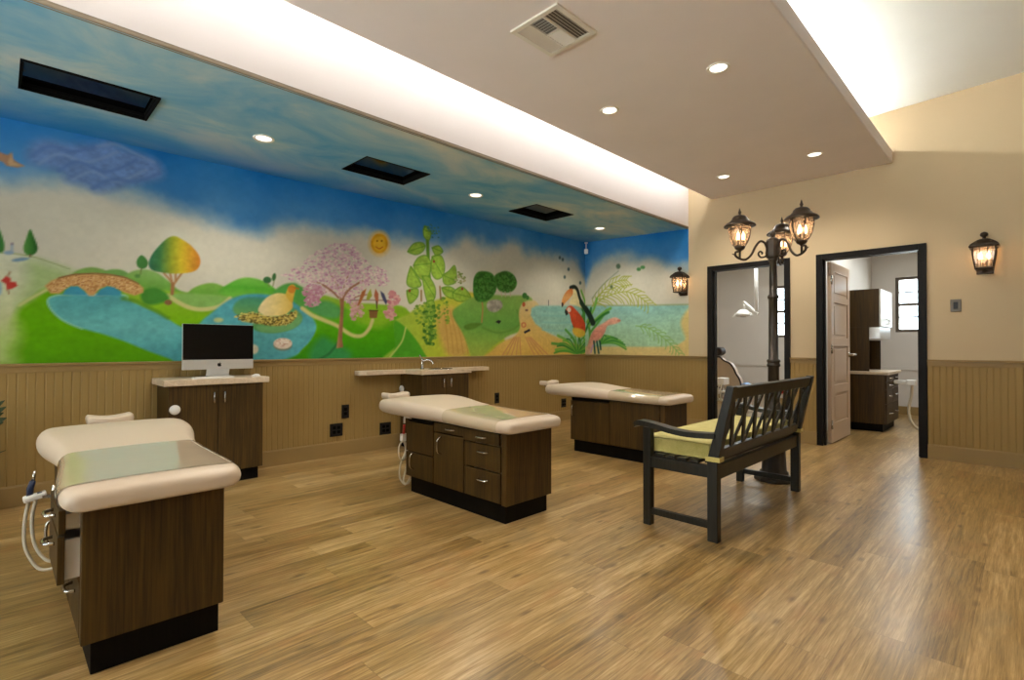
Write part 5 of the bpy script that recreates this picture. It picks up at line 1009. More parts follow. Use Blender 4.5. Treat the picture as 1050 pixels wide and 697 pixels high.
# ------------------------------------------------------------------ wall plates
def outlet(y, z, w, h, label, nm='outlet'):
    t = thing(nm, (XW + .014, y, z), label, 'outlet', 'black outlet plates in the wainscot')
    X = XW + .0145
    MB().box(X, X + .008, y - w / 2, y + w / 2, z - h / 2, z + h / 2).build('plate', 'outlet', t, bevel=.003)
    s = MB(); n_ = 1 if w < .1 else 2
    for k in range(n_):
        yy = y + (k - (n_ - 1) / 2) * .046
        for dz in (-.022, .022): s.box(X + .008, X + .0105, yy - .016, yy + .016, z + dz - .015, z + dz + .015)
    s.build('socket', 'void', t, bevel=.002, merge=False)
    return t
outlet(2.50, .437, .078, .135, 'tall black outlet plate on the brown wainscot, upper of the pair left of the sink')
outlet(2.405, .262, .135, .128, 'square black outlet plate on the brown wainscot, lower of the pair left of the sink')
outlet(2.96, .215, .135, .128, 'square black outlet plate on the wainscot beside the middle exam table head')
outlet(4.60, .425, .078, .135, 'tall black outlet plate on the wainscot right of the sink counter')
outlet(5.96, .258, .11, .128, 'black outlet plate on the wainscot under the far exam table headrest')
t = thing('light_switch', (-.493, YB, 1.495), 'grey steel switch plate on the tan wall right of the open door', 'switch')
MB().box(-.533, -.453, YB - .008, YB, 1.436, 1.554).build('plate', 'grey', t, bevel=.003)
MB().box(-.510, -.476, YB - .014, YB - .008, 1.462, 1.528).build('rocker', 'outlet', t, bevel=.002)

# ------------------------------------------------------------------ wall lanterns
def sconce(x, zc, label, W=.215):
    k_s = W / .27
    t = thing('wall_lantern', (x, YB, zc), label, 'wall lantern', 'bronze wall lanterns')
    d0 = YB - .015; cy = YB - .12
    MB().box(x - .06, x + .06, YB - .016, YB, zc - .16, zc + .05).build('back_plate', 'bronze', t, bevel=.006)
    sq = lambda prof: MB().lathe([(r * 1.4142 / 2, h) for r, h in prof], (x, cy, zc), 4, 2, False, True, PI / 4)
    b = sq([(.15, .075), (W * .90, .066), (W * .98, .078), (W * .86, .102), (W * .66, .122), (.09, .142), (.045, .152)])
    b.lathe([(.014, .155), (.012, .168), (.026, .178), (.030, .192), (.024, .208), (.004, .218)], (x, cy, zc), 14)
    b.build('roof', 'bronze', t, bevel=.004, merge=False)
    body = [(.150 * W / .215, .075), (.158 * W / .215, .03), (.142 * W / .215, -.04), (.118 * W / .215, -.12)]
    b = MB()
    for sx_ in (-1, 1):
        for sy_ in (-1, 1): b.tube([(x + sx_ * w / 2, cy + sy_ * w / 2 * .95, zc + h) for w, h in body], .007, 6)
    for w, h in (body[0], body[-1]):
        for k in range(4):
            a = [(-1, -1), (1, -1), (1, 1), (-1, 1)]; p, q = a[k], a[(k + 1) % 4]
            b.tube([(x + p[0] * w / 2, cy + p[1] * w / 2 * .95, zc + h), (x + q[0] * w / 2, cy + q[1] * w / 2 * .95, zc + h)], .008, 6)
    for sx_ in (-1, 1): b.tube([(x + sx_ * w * .17, cy - w / 2 * .95, zc + h) for w, h in body], .003, 5)
    b.build('cage', 'bronze', t, merge=False)
    g = MB(); rows = [[(x + p[0] * w * .49, cy + p[1] * w * .465, zc + h) for p in [(-1, -1), (1, -1), (1, 1), (-1, 1)]] for w, h in body]
    g.sheet(rows, False, True); g.build('glass', 'amber', t)
    sq([(.105, -.128), (.132, -.122), (.126, -.110)]).lathe([(.006, -.16), (.02, -.15), (.012, -.135), (.03, -.128)], (x, cy, zc), 12).build('base', 'bronze', t, bevel=.003, merge=False)
    MB().tube([(x, YB - .01, zc - .09), (x, cy + .06, zc - .105)], .012).build('arm', 'bronze', t)
    for dx in (-.028, .028):
        MB().lathe([(.011, -.11), (.011, -.035)], (x + dx, cy, zc), 10).build('candle', 'hose', t)
        MB().lathe([(.008, -.035), (.015, -.012), (.012, .012), (.003, .038)], (x + dx, cy, zc), 10).build('bulb', 'bulb', t)
    return (x, cy, zc + .0)
POINTS = []
POINTS.append(sconce(-.283, 1.935, 'bronze wall lantern lit on the tan wall right of the open doorway'))
POINTS.append(sconce(-3.262, 1.935, 'bronze wall lantern lit at the edge of the mural left of the doorways', .20))

# ------------------------------------------------------------------ street lamp with three lanterns
px_, py_ = -1.49, 4.54
lamp = thing('street_lamp', (px_, py_, 0), 'tall bronze street lamp post with three lit lanterns standing beyond the garden bench', 'street lamp')
MB().lathe([(.150, 0), (.150, .022), (.138, .034), (.118, .040), (.112, .055)], (px_, py_, 0), 8, 2, False, True, PI / 8).build('foot', 'post', lamp, bevel=.003)
# fluted pedestal
def fluted(prof, c_, n=48, flutes=12, depth=.06):
    b = MB(); rows = []
    for r, h, fl in prof:
        rows.append([(c_[0] + r * (1 - fl * depth * (1 + math.cos(flutes * 2 * PI * k / n)) / 2) * math.cos(2 * PI * k / n), c_[1] + r * (1 - fl * depth * (1 + math.cos(flutes * 2 * PI * k / n)) / 2) * math.sin(2 * PI * k / n), h) for k in range(n)])
    b.sheet(rows, True, True)
    return b
fluted([(.108, .05, 0), (.108, .075, 0), (.094, .085, 1), (.084, .25, 1), (.076, .42, 1), (.074, .52, 1), (.086, .53, 0), (.088, .55, 0), (.070, .57, 0), (.056, .60, 0), (.048, .64, 0)], (px_, py_)).build('pedestal', 'post', lamp)
fluted([(.046, .62, 1), (.041, .93, 1), (.050, .935, 0), (.052, .95, 0), (.046, .957, 0), (.046, .968, 0), (.052, .975, 0), (.050, .99, 0), (.038, .995, 1), (.034, 1.49, 1), (.042, 1.495, 0), (.044, 1.51, 0), (.040, 1.522, 0), (.032, 1.53, 1), (.028, 1.80, 1), (.036, 1.805, 0), (.038, 1.82, 0), (.03, 1.83, 0)], (px_, py_)).build('shaft', 'post', lamp)
b = MB().lathe([(r * 1.0, h) for r, h in ((.030, 1.82), (.052, 1.835), (.056, 1.85), (.056, 1.965), (.046, 1.985), (.025, 2.0))], (px_, py_, 0), 8, 2, False, True, PI / 8)
b.lathe([(.016, 1.995), (.013, 2.012), (.024, 2.022), (.024, 2.036), (.010, 2.05), (.002, 2.066)], (px_, py_, 0), 12)
b.build('crown_block', 'post', lamp, merge=False)
for k, ang in enumerate((-129, -29, 96)):
    a = math.radians(ang); dx, dy = math.cos(a), math.sin(a)
    R_ = .29 if k < 2 else .33
    lxx, lyy = px_ + dx * R_, py_ + dy * R_
    def ap(r, z): return (px_ + dx * r, py_ + dy * r, z)
    pts = catmull([ap(.05, 1.90), ap(.075, 1.955), ap(.115, 1.965), ap(.155, 1.92), ap(.19, 1.855), ap(.235, 1.815), ap(R_ - .01, 1.815), ap(R_ + .035, 1.84), ap(R_ + .035, 1.872), ap(R_ + .008, 1.876)], 6)
    ar = MB().tube(pts, [.010] * (len(pts) - 6) + [.010, .009, .008, .008, .007, .006], 8)
    ar.tube(catmull([ap(.052, 1.86), ap(.075, 1.838), ap(.11, 1.835), ap(.13, 1.86), ap(.115, 1.882), ap(.095, 1.872), ap(.1, 1.86)], 5), .0075, 7)
    ar.tube(catmull([ap(.05, 1.915), ap(.06, 1.87), ap(.052, 1.85)], 4), .009, 7)
    ar.tube([ap(R_ + .035, 1.85), ap(R_ + .055, 1.853), ap(R_ + .068, 1.858)], [.007, .005, .002], 6)
    ar.tube([ap(R_, 1.818), ap(R_, 1.90)], .009, 8)
    ar.build('arm', 'bronze', lamp, merge=False)
    z0 = 1.885
    lan = MB().lathe([(.0, .352), (.004, .345), (.010, .322), (.014, .312), (.008, .300), (.016, .292), (.045, .284), (.060, .268), (.062, .256), (.072, .248), (.080, .236), (.108, .222), (.122, .208), (.123, .198), (.112, .196), (.085, .204)], (lxx, lyy, z0), 20).build('lantern', 'bronze', lamp)
    rim = MB()
    for q in range(6):
        t0 = 2 * PI * q / 6
        rim.tube([(lxx + r * math.cos(t0), lyy + r * math.sin(t0), z0 + h) for r, h in ((.088, .20), (.086, .15), (.076, .10), (.058, .055), (.036, .03))], .0045, 6)
    rim.lathe([(.010, -.01), (.014, .0), (.030, .008), (.042, .022), (.040, .034), (.024, .04), (.0, .042)], (lxx, lyy, z0), 16)
    for h, r in ((.2, .09), (.19, .09)): rim.tube([(lxx + r * math.cos(2 * PI * q / 24), lyy + r * math.sin(2 * PI * q / 24), z0 + h) for q in range(24)], .004, 6, False, True)
    rim.build('cage', 'bronze', lan, merge=False)
    MB().lathe([(.036, .03), (.058, .055), (.076, .10), (.085, .15), (.087, .20)], (lxx, lyy, z0), 24, cap=False).build('glass', 'amber', lan)
    for q in range(3):
        t0 = 2 * PI * q / 3 + .4; bx_, by_ = lxx + .026 * math.cos(t0), lyy + .026 * math.sin(t0)
        MB().lathe([(.008, .085), (.014, .105), (.012, .125), (.003, .152)], (bx_, by_, z0), 10).build('bulb', 'bulb', lan)
        MB().lathe([(.009, .035), (.009, .085)], (bx_, by_, z0), 8).build('candle', 'bronze', lan)
    POINTS.append((lxx, lyy, z0 + .13))

# ------------------------------------------------------------------ garden bench and its cushion
bn = thing('garden_bench', (-1.48, 3.6, 0), 'black wooden garden bench with lattice back and curved arms, seen from behind', 'bench')
y0, y1 = 2.850, 4.340; LW = .050
xf, xb = -1.675, -1.262            # leg centres, front and rear
lean = lambda z: xb + max(0, z - .44) * .235
ZT = .878
for yy in (y0 + LW / 2, y1 - LW / 2):
    MB().box(xf - LW / 2, xf + LW / 2, yy - LW / 2, yy + LW / 2, 0, .60).build('leg', 'bench', bn, bevel=.004)
    pr = [(xb - .030, 0), (xb + .030, 0), (xb + .030, .44), (lean(ZT) + .021, ZT), (lean(ZT) - .021, ZT + .004), (xb - .030, .46)]
    MB().prism(pr, 1, yy - LW / 2, yy + LW / 2).build('leg', 'bench', bn, bevel=.004)
    # arm
    top = catmull([(xf - .085, .612), (xf - .075, .632), (xf - .03, .638), (xf + .06, .628), (xf + .15, .612), (xf + .25, .603), (xf + .36, .606), (lean(.61) - .022, .612)], 5)
    bot = [(x, z - (.030 if i > 3 else .022 + .01 * (i / 4))) for i, (x, z) in enumerate(top)]
    bot[0] = (top[0][0] + .012, top[0][1] - .012)
    MB().prism(top + bot[::-1], 1, yy - .038, yy + .038).build('arm', 'bench', bn, bevel=.004)
    MB().box(xf + LW / 2, xb - .03, yy - .016, yy + .016, .068, .106).build('stretcher', 'bench', bn, bevel=.003)
    MB().box(xf + LW / 2, xb - .03, yy - .018, yy + .018, .355, .425).build('side_rail', 'bench', bn, bevel=.003)
MB().box(xb - .018, xb + .018, y0 + LW, y1 - LW, .345, .425).build('rear_rail', 'bench', bn, bevel=.003)
MB().box(xf - .018, xf + .018, y0 + LW, y1 - LW, .355, .425).build('front_rail', 'bench', bn, bevel=.003)
s = MB()
for k in range(6):
    x = xf - .02 + k * .073; s.box(x, x + .058, y0 + .004, y1 - .004, .428, .446) if 0 < k < 5 else s.box(x, x + .058, y0 + LW + .004, y1 - LW - .004, .428, .446)
s.build('seat_slats', 'bench', bn, bevel=.003, merge=False)
nb = Vector((1, 0, -.235)).normalized()
def bk(y, z, off=0): return (lean(z) + off, y, z)
MB().bar(bk(y0 + LW, .840), bk(y1 - LW, .840), .070, .030, nb).build('top_rail', 'bench', bn, bevel=.004)
MB().bar(bk(y0 + LW, .490), bk(y1 - LW, .490), .062, .028, nb).build('lower_rail', 'bench', bn, bevel=.004)
NX = 8; wx = (y1 - y0 - 2 * LW) / NX
for k in range(NX):
    a = y0 + LW + k * wx
    MB().bar(bk(a + .018, .515, -.006), bk(a + wx - .018, .81, -.006), .034, .011, nb).build('back_slat', 'bench', bn, bevel=.002)
    MB().bar(bk(a + wx - .018, .515, .006), bk(a + .018, .81, .006), .034, .011, nb).build('back_slat', 'bench', bn, bevel=.002)
cu = thing('seat_cushion', (-1.48, 3.6, .446), 'lime green box cushion tied onto the garden bench seat', 'cushion')
rows = []
cx0, cx1, cy0, cy1, cz0, cz1 = xf - .045, xb - .043, y0 + .062, y1 - .062, .448, .536
b = MB(); nx, ny = 10, 24
def ctop(u, v): return cz1 + .010 * (1 - (2 * u - 1) ** 4) * (1 - (2 * v - 1) ** 6)
b.sheet([[(cx0 + (cx1 - cx0) * i / nx, cy0 + (cy1 - cy0) * j / ny, ctop(i / nx, j / ny)) for i in range(nx + 1)] for j in range(ny + 1)])
b.sheet([[(cx0 + (cx1 - cx0) * i / nx, cy0 + (cy1 - cy0) * j / ny, cz0) for i in range(nx + 1)] for j in range(ny + 1)])
ring = [(cx0 + (cx1 - cx0) * i / nx, cy0) for i in range(nx)] + [(cx1, cy0 + (cy1 - cy0) * j / ny) for j in range(ny)] + [(cx1 - (cx1 - cx0) * i / nx, cy1) for i in range(nx)] + [(cx0, cy1 - (cy1 - cy0) * j / ny) for j in range(ny)]
b.sheet([[(x, y, z) for x, y in ring] for z in (cz0, cz1)], False, True)
b.build('pad', 'cushion', cu, bevel=.008, seg=3)
pp = MB()
for z in (cz0 + .004, cz1 - .002):
    pp.tube([(x, y, z) for x, y in [(cx0, cy0), (cx1, cy0), (cx1, cy1), (cx0, cy1)]], .005, 6, False, True)
pp.build('piping', 'cushion', cu)
for yy in (y0 + LW / 2, y1 - LW / 2):
    xa, xc_, ya, yc_ = xb - .033, xb + .041, yy - LW / 2 - .001, yy + LW / 2 + .001
    MB().box(xa - .004, xa, ya - .004, yc_ + .004, .452, .478).box(xc_, xc_ + .004, ya - .004, yc_ + .004, .452, .478).box(xa, xc_, ya - .004, ya, .452, .478).box(xa, xc_, yc_, yc_ + .004, .452, .478).build('tie', 'cushion', cu, merge=False)

# ------------------------------------------------------------------ exam tables
def bow(b, p, q, out, r=.006):
    """bow handle from p to q standing out along the vector out"""
    p, q, o = Vector(p), Vector(q), Vector(out)
    b.tube(catmull([tuple(p), tuple(p + o * .8 + (q - p) * .12), tuple(p + o + (q - p) * .35), tuple(p + o + (q - p) * .65), tuple(q + o * .8 - (q - p) * .12), tuple(q)], 4), r, 8)
    return b
PROF = [  # distance from the foot panel towards the head (negative = foot overhang), half width, top, bottom
    (-.066, .18, .605, .580), (-.062, .224, .622, .570), (-.050, .250, .632, .566), (-.026, .265, .638, .565), (.02, .272, .641, .565), (.12, .273, .642, .565), (.3, .266, .646, .565),
    (.45, .257, .651, .565), (.58, .252, .658, .566), (.70, .258, .667, .567), (.81, .277, .677, .568), (.92, .300, .687, .570), (1.03, .314, .694, .572), (1.15, .316, .696, .574),
    (1.26, .309, .689, .576), (1.34, .292, .680, .578), (1.40, .262, .672, .582), (1.435, .218, .665, .588), (1.452, .165, .652, .600)]
def mattress_section(w, zt, zb, n=9):
    """closed outline (y, z) of one cross-section, rounded at the sides"""
    h = zt - zb; r = min(h / 2 * .98, w * .6); pts = []
    for k in range(n):                                   # top, left to right
        t = -1 + 2 * k / (n - 1); pts.append((t * (w - r), zt + .004 * (1 - t * t)))
    for k in range(1, 8):
        a = PI / 2 - PI * k / 8; pts.append((w - r + r * math.cos(a), (zt + zb) / 2 + h / 2 * math.sin(a)))
    for k in range(n):
        t = 1 - 2 * k / (n - 1); pts.append((t * (w - r), zb))
    for k in range(1, 8):
        a = -PI / 2 - PI * k / 8; pts.append((-(w - r) + r * math.cos(a), (zt + zb) / 2 + h / 2 * math.sin(a)))
    return pts
def interp_prof(s):
    for a, b in zip(PROF, PROF[1:]):
        if a[0] <= s <= b[0]:
            f = (s - a[0]) / (b[0] - a[0]); return [a[i] + (b[i] - a[i]) * f for i in range(4)]
def exam_table(xf_, yc, label, opened=0, drawers=True, L=1.09, head=0.0, hy=0.0, skew=0.0):
    t = thing('exam_table', (xf_ - L / 2, yc, 0), label, 'exam table')
    hw = .211; yf = yc - hw; yb = yc + hw; xh = xf_ - L
    MB().box(xh + .03, xf_ - .036, yc - .182, yc + .204, 0, .125).build('kick_base', 'kick', t, bevel=.003)
    ft = .019; zc0, zc1 = .118, .563
    b = MB().box(xf_ - .045, xf_, yf, yb, zc0, zc1)                     # foot panel
    b.box(xh, xf_ - .045, yb - .018, yb, zc0, zc1).box(xh, xh + .018, yf + ft, yb - .018, zc0, zc1)
    b.box(xh + .018, xf_ - .045, yf + ft, yb - .018, zc0, zc0 + .018).box(xh + .018, xf_ - .045, yf + ft + .05, yb - .018, zc1 - .03, zc1)
    if not drawers: b.box(xh + .018, xf_ - .045, yf + ft, yf + ft + .01, zc0 + .018, zc1 - .03)
    else:
        b.box(xf_ - .414, xf_ - .399, yf + ft + .002, yb - .018, zc0 + .018, zc1 - .03).box(xf_ - .752, xf_ - .737, yf + ft + .002, yb - .018, zc0 + .018, zc1 - .03)
    b.build('carcass', 'wood', t, bevel=.004, merge=False)
    g = .003
    def front(name, x0, x1, z0, z1, hnd, out=0, box=False):
        o = MB().box(xf_ + x0 + g, xf_ + x1 - g, yf - out, yf + ft - out, z0 + g, z1 - g).build(name, 'wood', t, bevel=.002)
        h = MB()
        if hnd[0] == 'h': bow(h, (xf_ + hnd[1] - .045, yf - out, hnd[2]), (xf_ + hnd[1] + .045, yf - out, hnd[2]), (0, -.028, 0)); h.build('handle', 'steel', o)
        if hnd[0] == 'v': bow(h, (xf_ + hnd[1], yf - out, hnd[2] - .06), (xf_ + hnd[1], yf - out, hnd[2] + .06), (0, -.034, 0)); h.build('handle', 'steel', o)
        if box:
            d = MB(); X0, X1 = xf_ + x0 + .02, xf_ + x1 - .02; Y0, Y1 = yf + ft - out, yf + ft - out + .30; Z0, Z1 = z0 + .012, z1 - .02
            d.box(X0, X0 + .012, Y0, Y1, Z0, Z1).box(X1 - .012, X1, Y0, Y1, Z0, Z1).box(X0 + .012, X1 - .012, Y1 - .012, Y1, Z0, Z1).box(X0 + .012, X1 - .012, Y0, Y1 - .012, Z0, Z0 + .008)
            d.build('drawer_box', 'inner', o, merge=False)
        return o
    if drawers:
        e = [.012, 0, 0] if not opened else [.054, .056, 0]
        front('drawer', -.399, -.052, .478, .560, ('h', -.208, .520), e[0], True)
        front('drawer', -.399, -.052, .313, .475, ('h', -.208, .425), e[1], True)
        front('drawer', -.399, -.052, .122, .310, ('h', -.208, .248), e[2], True)
        front('drawer', -.739, -.405, .492, .560, ('h', -.54, .527), 0, True)
        front('cabinet_door', -.739, -.405, .122, .489, ('v', -.652, .405))
        front('cabinet_door', -1.088, -.745, .310, .535, ('n',))
        front('cabinet_door', -1.088, -.745, .122, .307, ('v', -.985, .245))
        MB().box(xh + .02, xf_ - .76, yf + .006, yf + ft, .541, .563).build('pull_out_tray', 'kick', t)
    else:
        front('cabinet_door', -1.088, -.60, .122, .535, ('v', -1.045, .430))
        front('cabinet_door', -.598, -.052, .122, .560, ('n',))
        MB().box(xh + .02, xf_ - .61, yf + .006, yf + ft, .541, .563).build('pull_out_tray', 'kick', t)
    # mattress
    st = []
    for a, b_ in zip(PROF, PROF[1:]):
        st.append(a)
        if b_[0] - a[0] > .1: st.append(interp_prof((a[0] + b_[0]) / 2))
    st.append(PROF[-1])
    rows = [[(xf_ - s_[0], yc + y + skew * max(0, s_[0]) / 1.5, z) for y, z in mattress_section(s_[1], s_[2], s_[3])] for s_ in st]
    m = MB().sheet(rows, True, True)
    for r in (rows[0], rows[-1]): m._add(r, [tuple(range(len(r)))], True)
    mt = m.build('mattress', 'vinyl', t, subsurf=1)
    # clear cover lying over the foot half and wrapped round its sides
    rows = []
    for k in range(15):
        s_ = .03 + .56 * k / 14; pr = interp_prof(s_); o = mattress_section(pr[1] + .0018, pr[2] + .0018, pr[3] - .003)
        nn = len(o); order = [(nn - 6 + j) % nn for j in range(21)]
        rows.append([(xf_ - s_, yc + o[j][0] + skew * s_ / 1.5, o[j][1]) for j in order])
    cv = MB().sheet(rows).build('clear_cover', 'cover', t)
    tag(cv, 'shiny clear vinyl cover over the foot half')
    # headrest pad on its bracket
    s0 = 1.565 + head; zp = .676; hc = yc + hy
    b = MB(); prof = []
    for k in range(11):
        tt = -1 + 2 * k / 10; prof.append((tt * .108, .020 + .014 * tt * tt - .004 * (1 - abs(tt))))
    rr = []
    for s_, f in ((-.065, .55), (-.058, .9), (-.035, 1.0), (.035, 1.0), (.058, .9), (.065, .55)):
        rr.append([(xf_ - s0 - s_, hc + y * (.9 + .1 * f), zp + h * f) for y, h in prof] + [(xf_ - s0 - s_, hc + y * (.9 + .1 * f), zp - .024 * f) for y, h in prof[::-1]])
    b.sheet(rr, True, True)
    for r in (rr[0], rr[-1]): b._add(r, [tuple(range(len(r)))], True)
    b.build('headrest', 'vinyl', t, subsurf=1)
    b = MB()
    for dy in (-.05, .05): b.bar((xf_ - 1.40, hc + dy, .63), (xf_ - s0 - .02, hc + dy, .644), .025, .008)
    b.bar((xf_ - s0 + .02, hc - .06, .648), (xf_ - s0 + .02, hc + .06, .648), .03, .010)
    b.build('headrest_bracket', 'steel', t, merge=False)
    return t, yf, xh
T1, yf1, xh1 = exam_table(-2.184, .414, 'cream padded exam table with dark wood cabinet, the nearest, at the left edge', 1, hy=.055, skew=.05)
T2, yf2, xh2 = exam_table(-2.252, 2.414, 'cream padded exam table with chrome-handled drawers facing us, middle one of the three')
T3, yf3, xh3 = exam_table(-2.330, 4.498, 'cream padded exam table in the far corner, partly hidden by the bench arm', 0, False)
# instrument holder and hoses on the near table
hx, hy, hz = -2.93, yf1, .455
b = MB().bar((hx, hy + .002, hz + .01), (hx, hy - .06, hz + .01), .03, .012).tube([(hx, hy - .02, hz + .01), (hx + .0, hy - .02, hz + .05)], .012)
hd = b.build('holder_arm', 'steel', T1, merge=False)
b = MB().bar((hx - .02, hy - .045, hz + .018), (hx - .02, hy - .118, hz + .002), .05, .022)
hb = b.build('instrument_holder', 'plastic', T1, bevel=.006)
MB().tube([(hx - .03, hy - .098, hz + .0), (hx - .03, hy - .096, hz + .045), (hx - .032, hy - .088, hz + .075)], [.011, .012, .010], 10).build('handpiece', 'navy', hb)
MB().tube([(hx - .032, hy - .088, hz + .075), (hx - .034, hy - .082, hz + .115)], [.006, .005], 8).build('handpiece_tip', 'steel', hb)
MB().box(hx - .03, hx - .005, hy - .075, hy - .06, hz + .018, hz + .026).build('button', 'navy', hb)
b = MB()
b.tube(catmull([(hx - .03, hy - .100, hz - .005), (hx - .03, hy - .112, hz - .10), (hx - .02, hy - .108, hz - .20), (hx, hy - .07, hz - .285), (hx + .03, hy - .025, hz - .29), (hx + .04, hy + .0, hz - .265)], 6), .0065, 8)
b.tube(catmull([(hx - .01, hy - .078, hz + .005), (hx - .01, hy - .090, hz - .08), (hx, hy - .082, hz - .18), (hx + .02, hy - .048, hz - .25), (hx + .04, hy - .004, hz - .262)], 6), .0065, 8)
b.build('hose', 'hose', T1, merge=False)
MB().box(hx + .03, hx + .06, hy - .012, hy + .004, hz - .285, hz - .24).build('hose_socket', 'plastic', T1, bevel=.003)
# hoses at the head end of the middle table
b = MB(); hx, hy = xh2 - .01, yf2 + .03
b.tube(catmull([(hx + .08, hy - .03, .560), (hx + .0, hy - .028, .560), (hx - .015, hy - .025, .545), (hx - .015, hy - .025, .51)], 4), .008, 8)
b.build('hose_hook', 'plastic', T2)
MB().box(hx - .035, hx - .002, hy - .055, hy + .0, .375, .43).build('instrument_holder', 'plastic', T2, bevel=.005)
b = MB()
lp = [(hx - .02, hy - .03, .38)] + [(hx - .03 + .012 * math.sin(a * 1.0), hy - .03 - .045 * math.sin(a), .30 + .07 * math.cos(a)) for a in [k * 2 * PI / 8 for k in range(1, 8)]] + [(hx - .02, hy - .03, .375)]
b.tube(catmull(lp, 4), .0065, 8)
b.tube(catmull([(hx - .02, hy - .03, .375), (hx - .02, hy - .012, .30), (hx - .03, hy - .05, .20), (hx - .03, hy - .055, .10), (hx - .015, hy - .02, .045), (hx, hy + .0, .07), (hx + .008, hy + .01, .10)], 6), .0065, 8)
b.tube(catmull([(hx - .02, hy - .02, .375), (hx - .01, hy + .01, .27), (hx - .025, hy - .005, .16), (hx - .02, hy - .03, .07), (hx - .005, hy + .0, .05), (hx + .008, hy + .015, .085)], 6), .0065, 8)
b.build('hose', 'hose', T2, merge=False)
tag(MB().tube([(hx - .018, hy - .03, .43), (hx - .014, hy - .028, .50)], .010, 8).build('handpiece', 'red', T2), 'red handpiece hanging at the head end')

# ------------------------------------------------------------------ computer cupboard
cx, cy0, cy1 = -4.50, .905, 1.575
XWF = XW + .024
cb = thing('base_cabinet', (-4.69, 1.24, 0), 'dark wood two-door cupboard under the computer against the mural wall', 'cabinet')
MB().box(XWF, cx - .05, cy0 + .02, cy1 - .02, 0, .10).build('kick_base', 'kick', cb)
MB().box(XWF, cx - .020, cy0, cy1, .10, .795).build('carcass', 'wood', cb, bevel=.002)
ym = (cy0 + cy1) / 2
for k, (a, c_, hyy) in enumerate(((cy0, ym, ym - .035), (ym, cy1, ym + .04))):
    d = MB().box(cx - .019, cx, a + .002, c_ - .002, .104, .793).build('cabinet_door', 'wood', cb, bevel=.002)
    h = MB(); h.tube([(cx, hyy, .735), (cx + .025, hyy, .735), (cx + .025, hyy, .655), (cx, hyy, .655)], .0055, 8); h.build('handle', 'steel', d)
MB().box(XW + .015, cx + .03, cy0 - .035, cy1 + .04, .795, .842).build('countertop', 'stone', cb, bevel=.006)
wf = thing('round_dispenser', (cx, .945, .62), 'small white oval fitting on the left door edge of the computer cupboard', 'dispenser')
MB().lathe([(.030, 0), (.036, .006), (.036, .016), (.028, .022), (.002, .025)], (cx + .001, .945, .62), 20, 0).build('body', 'plastic', wf)
# computer
mo = thing('computer', (-4.68, 1.30, .842), 'silver all-in-one desktop computer with black screen on the dark cupboard', 'computer')
my0, my1, mx = 1.036, 1.560, -4.695
MB().box(mx - .022, mx - .001, my0, my1, .905, 1.272).build('casing', 'alu', mo, bevel=.004)
MB().box(mx - .001, mx + .002, my0 + .002, my1 - .002, .985, 1.270).build('screen', 'screen', mo)
lg = MB().box(mx - .001, mx + .0025, my0 + .002, my1 - .002, .907, .984).build('chin', 'alu', mo)
ymid = (my0 + my1) / 2; zl = .944
ap = [(.000, .010), (.006, .0125), (.011, .010), (.0135, .006), (.011, .002), (.0115, -.004), (.0145, -.008), (.011, -.014), (.006, -.0165), (.000, -.015), (-.006, -.0165), (-.011, -.013), (-.0145, -.005), (-.0145, .003), (-.012, .009), (-.007, .0125)]
g = MB().prism([(ymid + y, zl + z) for y, z in catmull(ap, 3, True)], 0, mx + .0022, mx + .0034)
g.prism([(ymid + .001, zl + .014), (ymid + .006, zl + .017), (ymid + .008, zl + .024), (ymid + .003, zl + .021)], 0, mx + .0022, mx + .0034)
tag(g.build('logo', 'outlet', lg, merge=False), 'small black apple-shaped emblem')
b = MB(); b.prism([(mx - .012, .935), (mx - .018, .935), (mx - .06, .852), (mx - .06, .846), (mx + .10, .846), (mx + .10, .852), (mx - .045, .853)], 1, ymid - .085, ymid + .085)
b.prism([(mx - .08, .843), (mx + .10, .843), (mx + .10, .848), (mx - .08, .848)], 1, ymid - .085, ymid + .085)
b.build('stand', 'alu', mo, bevel=.001, merge=False)
kb = thing('keyboard', (-4.53, 1.21, .842), 'slim white keyboard in front of the computer', 'keyboard')
MB().box(-4.575, -4.485, 1.07, 1.35, .842, .852).build('base', 'plastic', kb, bevel=.003)
k_ = MB()
for i in range(5):
    for j in range(14): k_.box(-4.570 + i * .0165, -4.556 + i * .0165, 1.076 + j * .0194, 1.092 + j * .0194, .852, .8545)
k_.build('keys', 'trimwhite', kb, merge=False)
ms = thing('computer_mouse', (-4.53, 1.52, .842), 'white computer mouse on the right end of the computer cupboard top', 'mouse')
MB().lathe([(.030, 0), (.031, .006), (.026, .016), (.014, .023), (.001, .025)], (-4.53, 1.53, .842), 20).build('shell', 'plastic', ms)

# ------------------------------------------------------------------ sink counter
sc_x, sy0, sy1 = -4.465, 3.14, 3.775
ct = thing('sink_counter', (-4.7, 3.45, .80), 'beige sink countertop with shallow wings on the mural wall behind the middle exam table', 'countertop')
wy0, wy1, wxx = 2.60, 4.36, -4.745
poly = [(XW + .015, wy0), (wxx - .05, wy0), (wxx, wy0 + .06), (wxx, sy0 - .02), (sc_x + .025, sy0 - .02), (sc_x + .025, sy1 + .02), (wxx, sy1 + .02), (wxx, wy1 - .02), (XW + .015, wy1)]
MB().prism(poly, 2, .797, .842).build('worktop', 'stone', ct, bevel=.005)
bs = MB().lathe([(.135, .002), (.15, .006), (.155, .0), (.14, -.0)], (0, 0, 0), 28, cap=False)
bs.v = [(sc_x - .16 + v[0] * .72, 3.50 + v[1] * .95, .843 + v[2]) for v in bs.v]
rim = bs.build('sink_rim', 'steel', ct)
bs = MB().lathe([(.135, .0025), (.10, .0022), (.001, .0020)], (0, 0, 0), 28, cap=False)
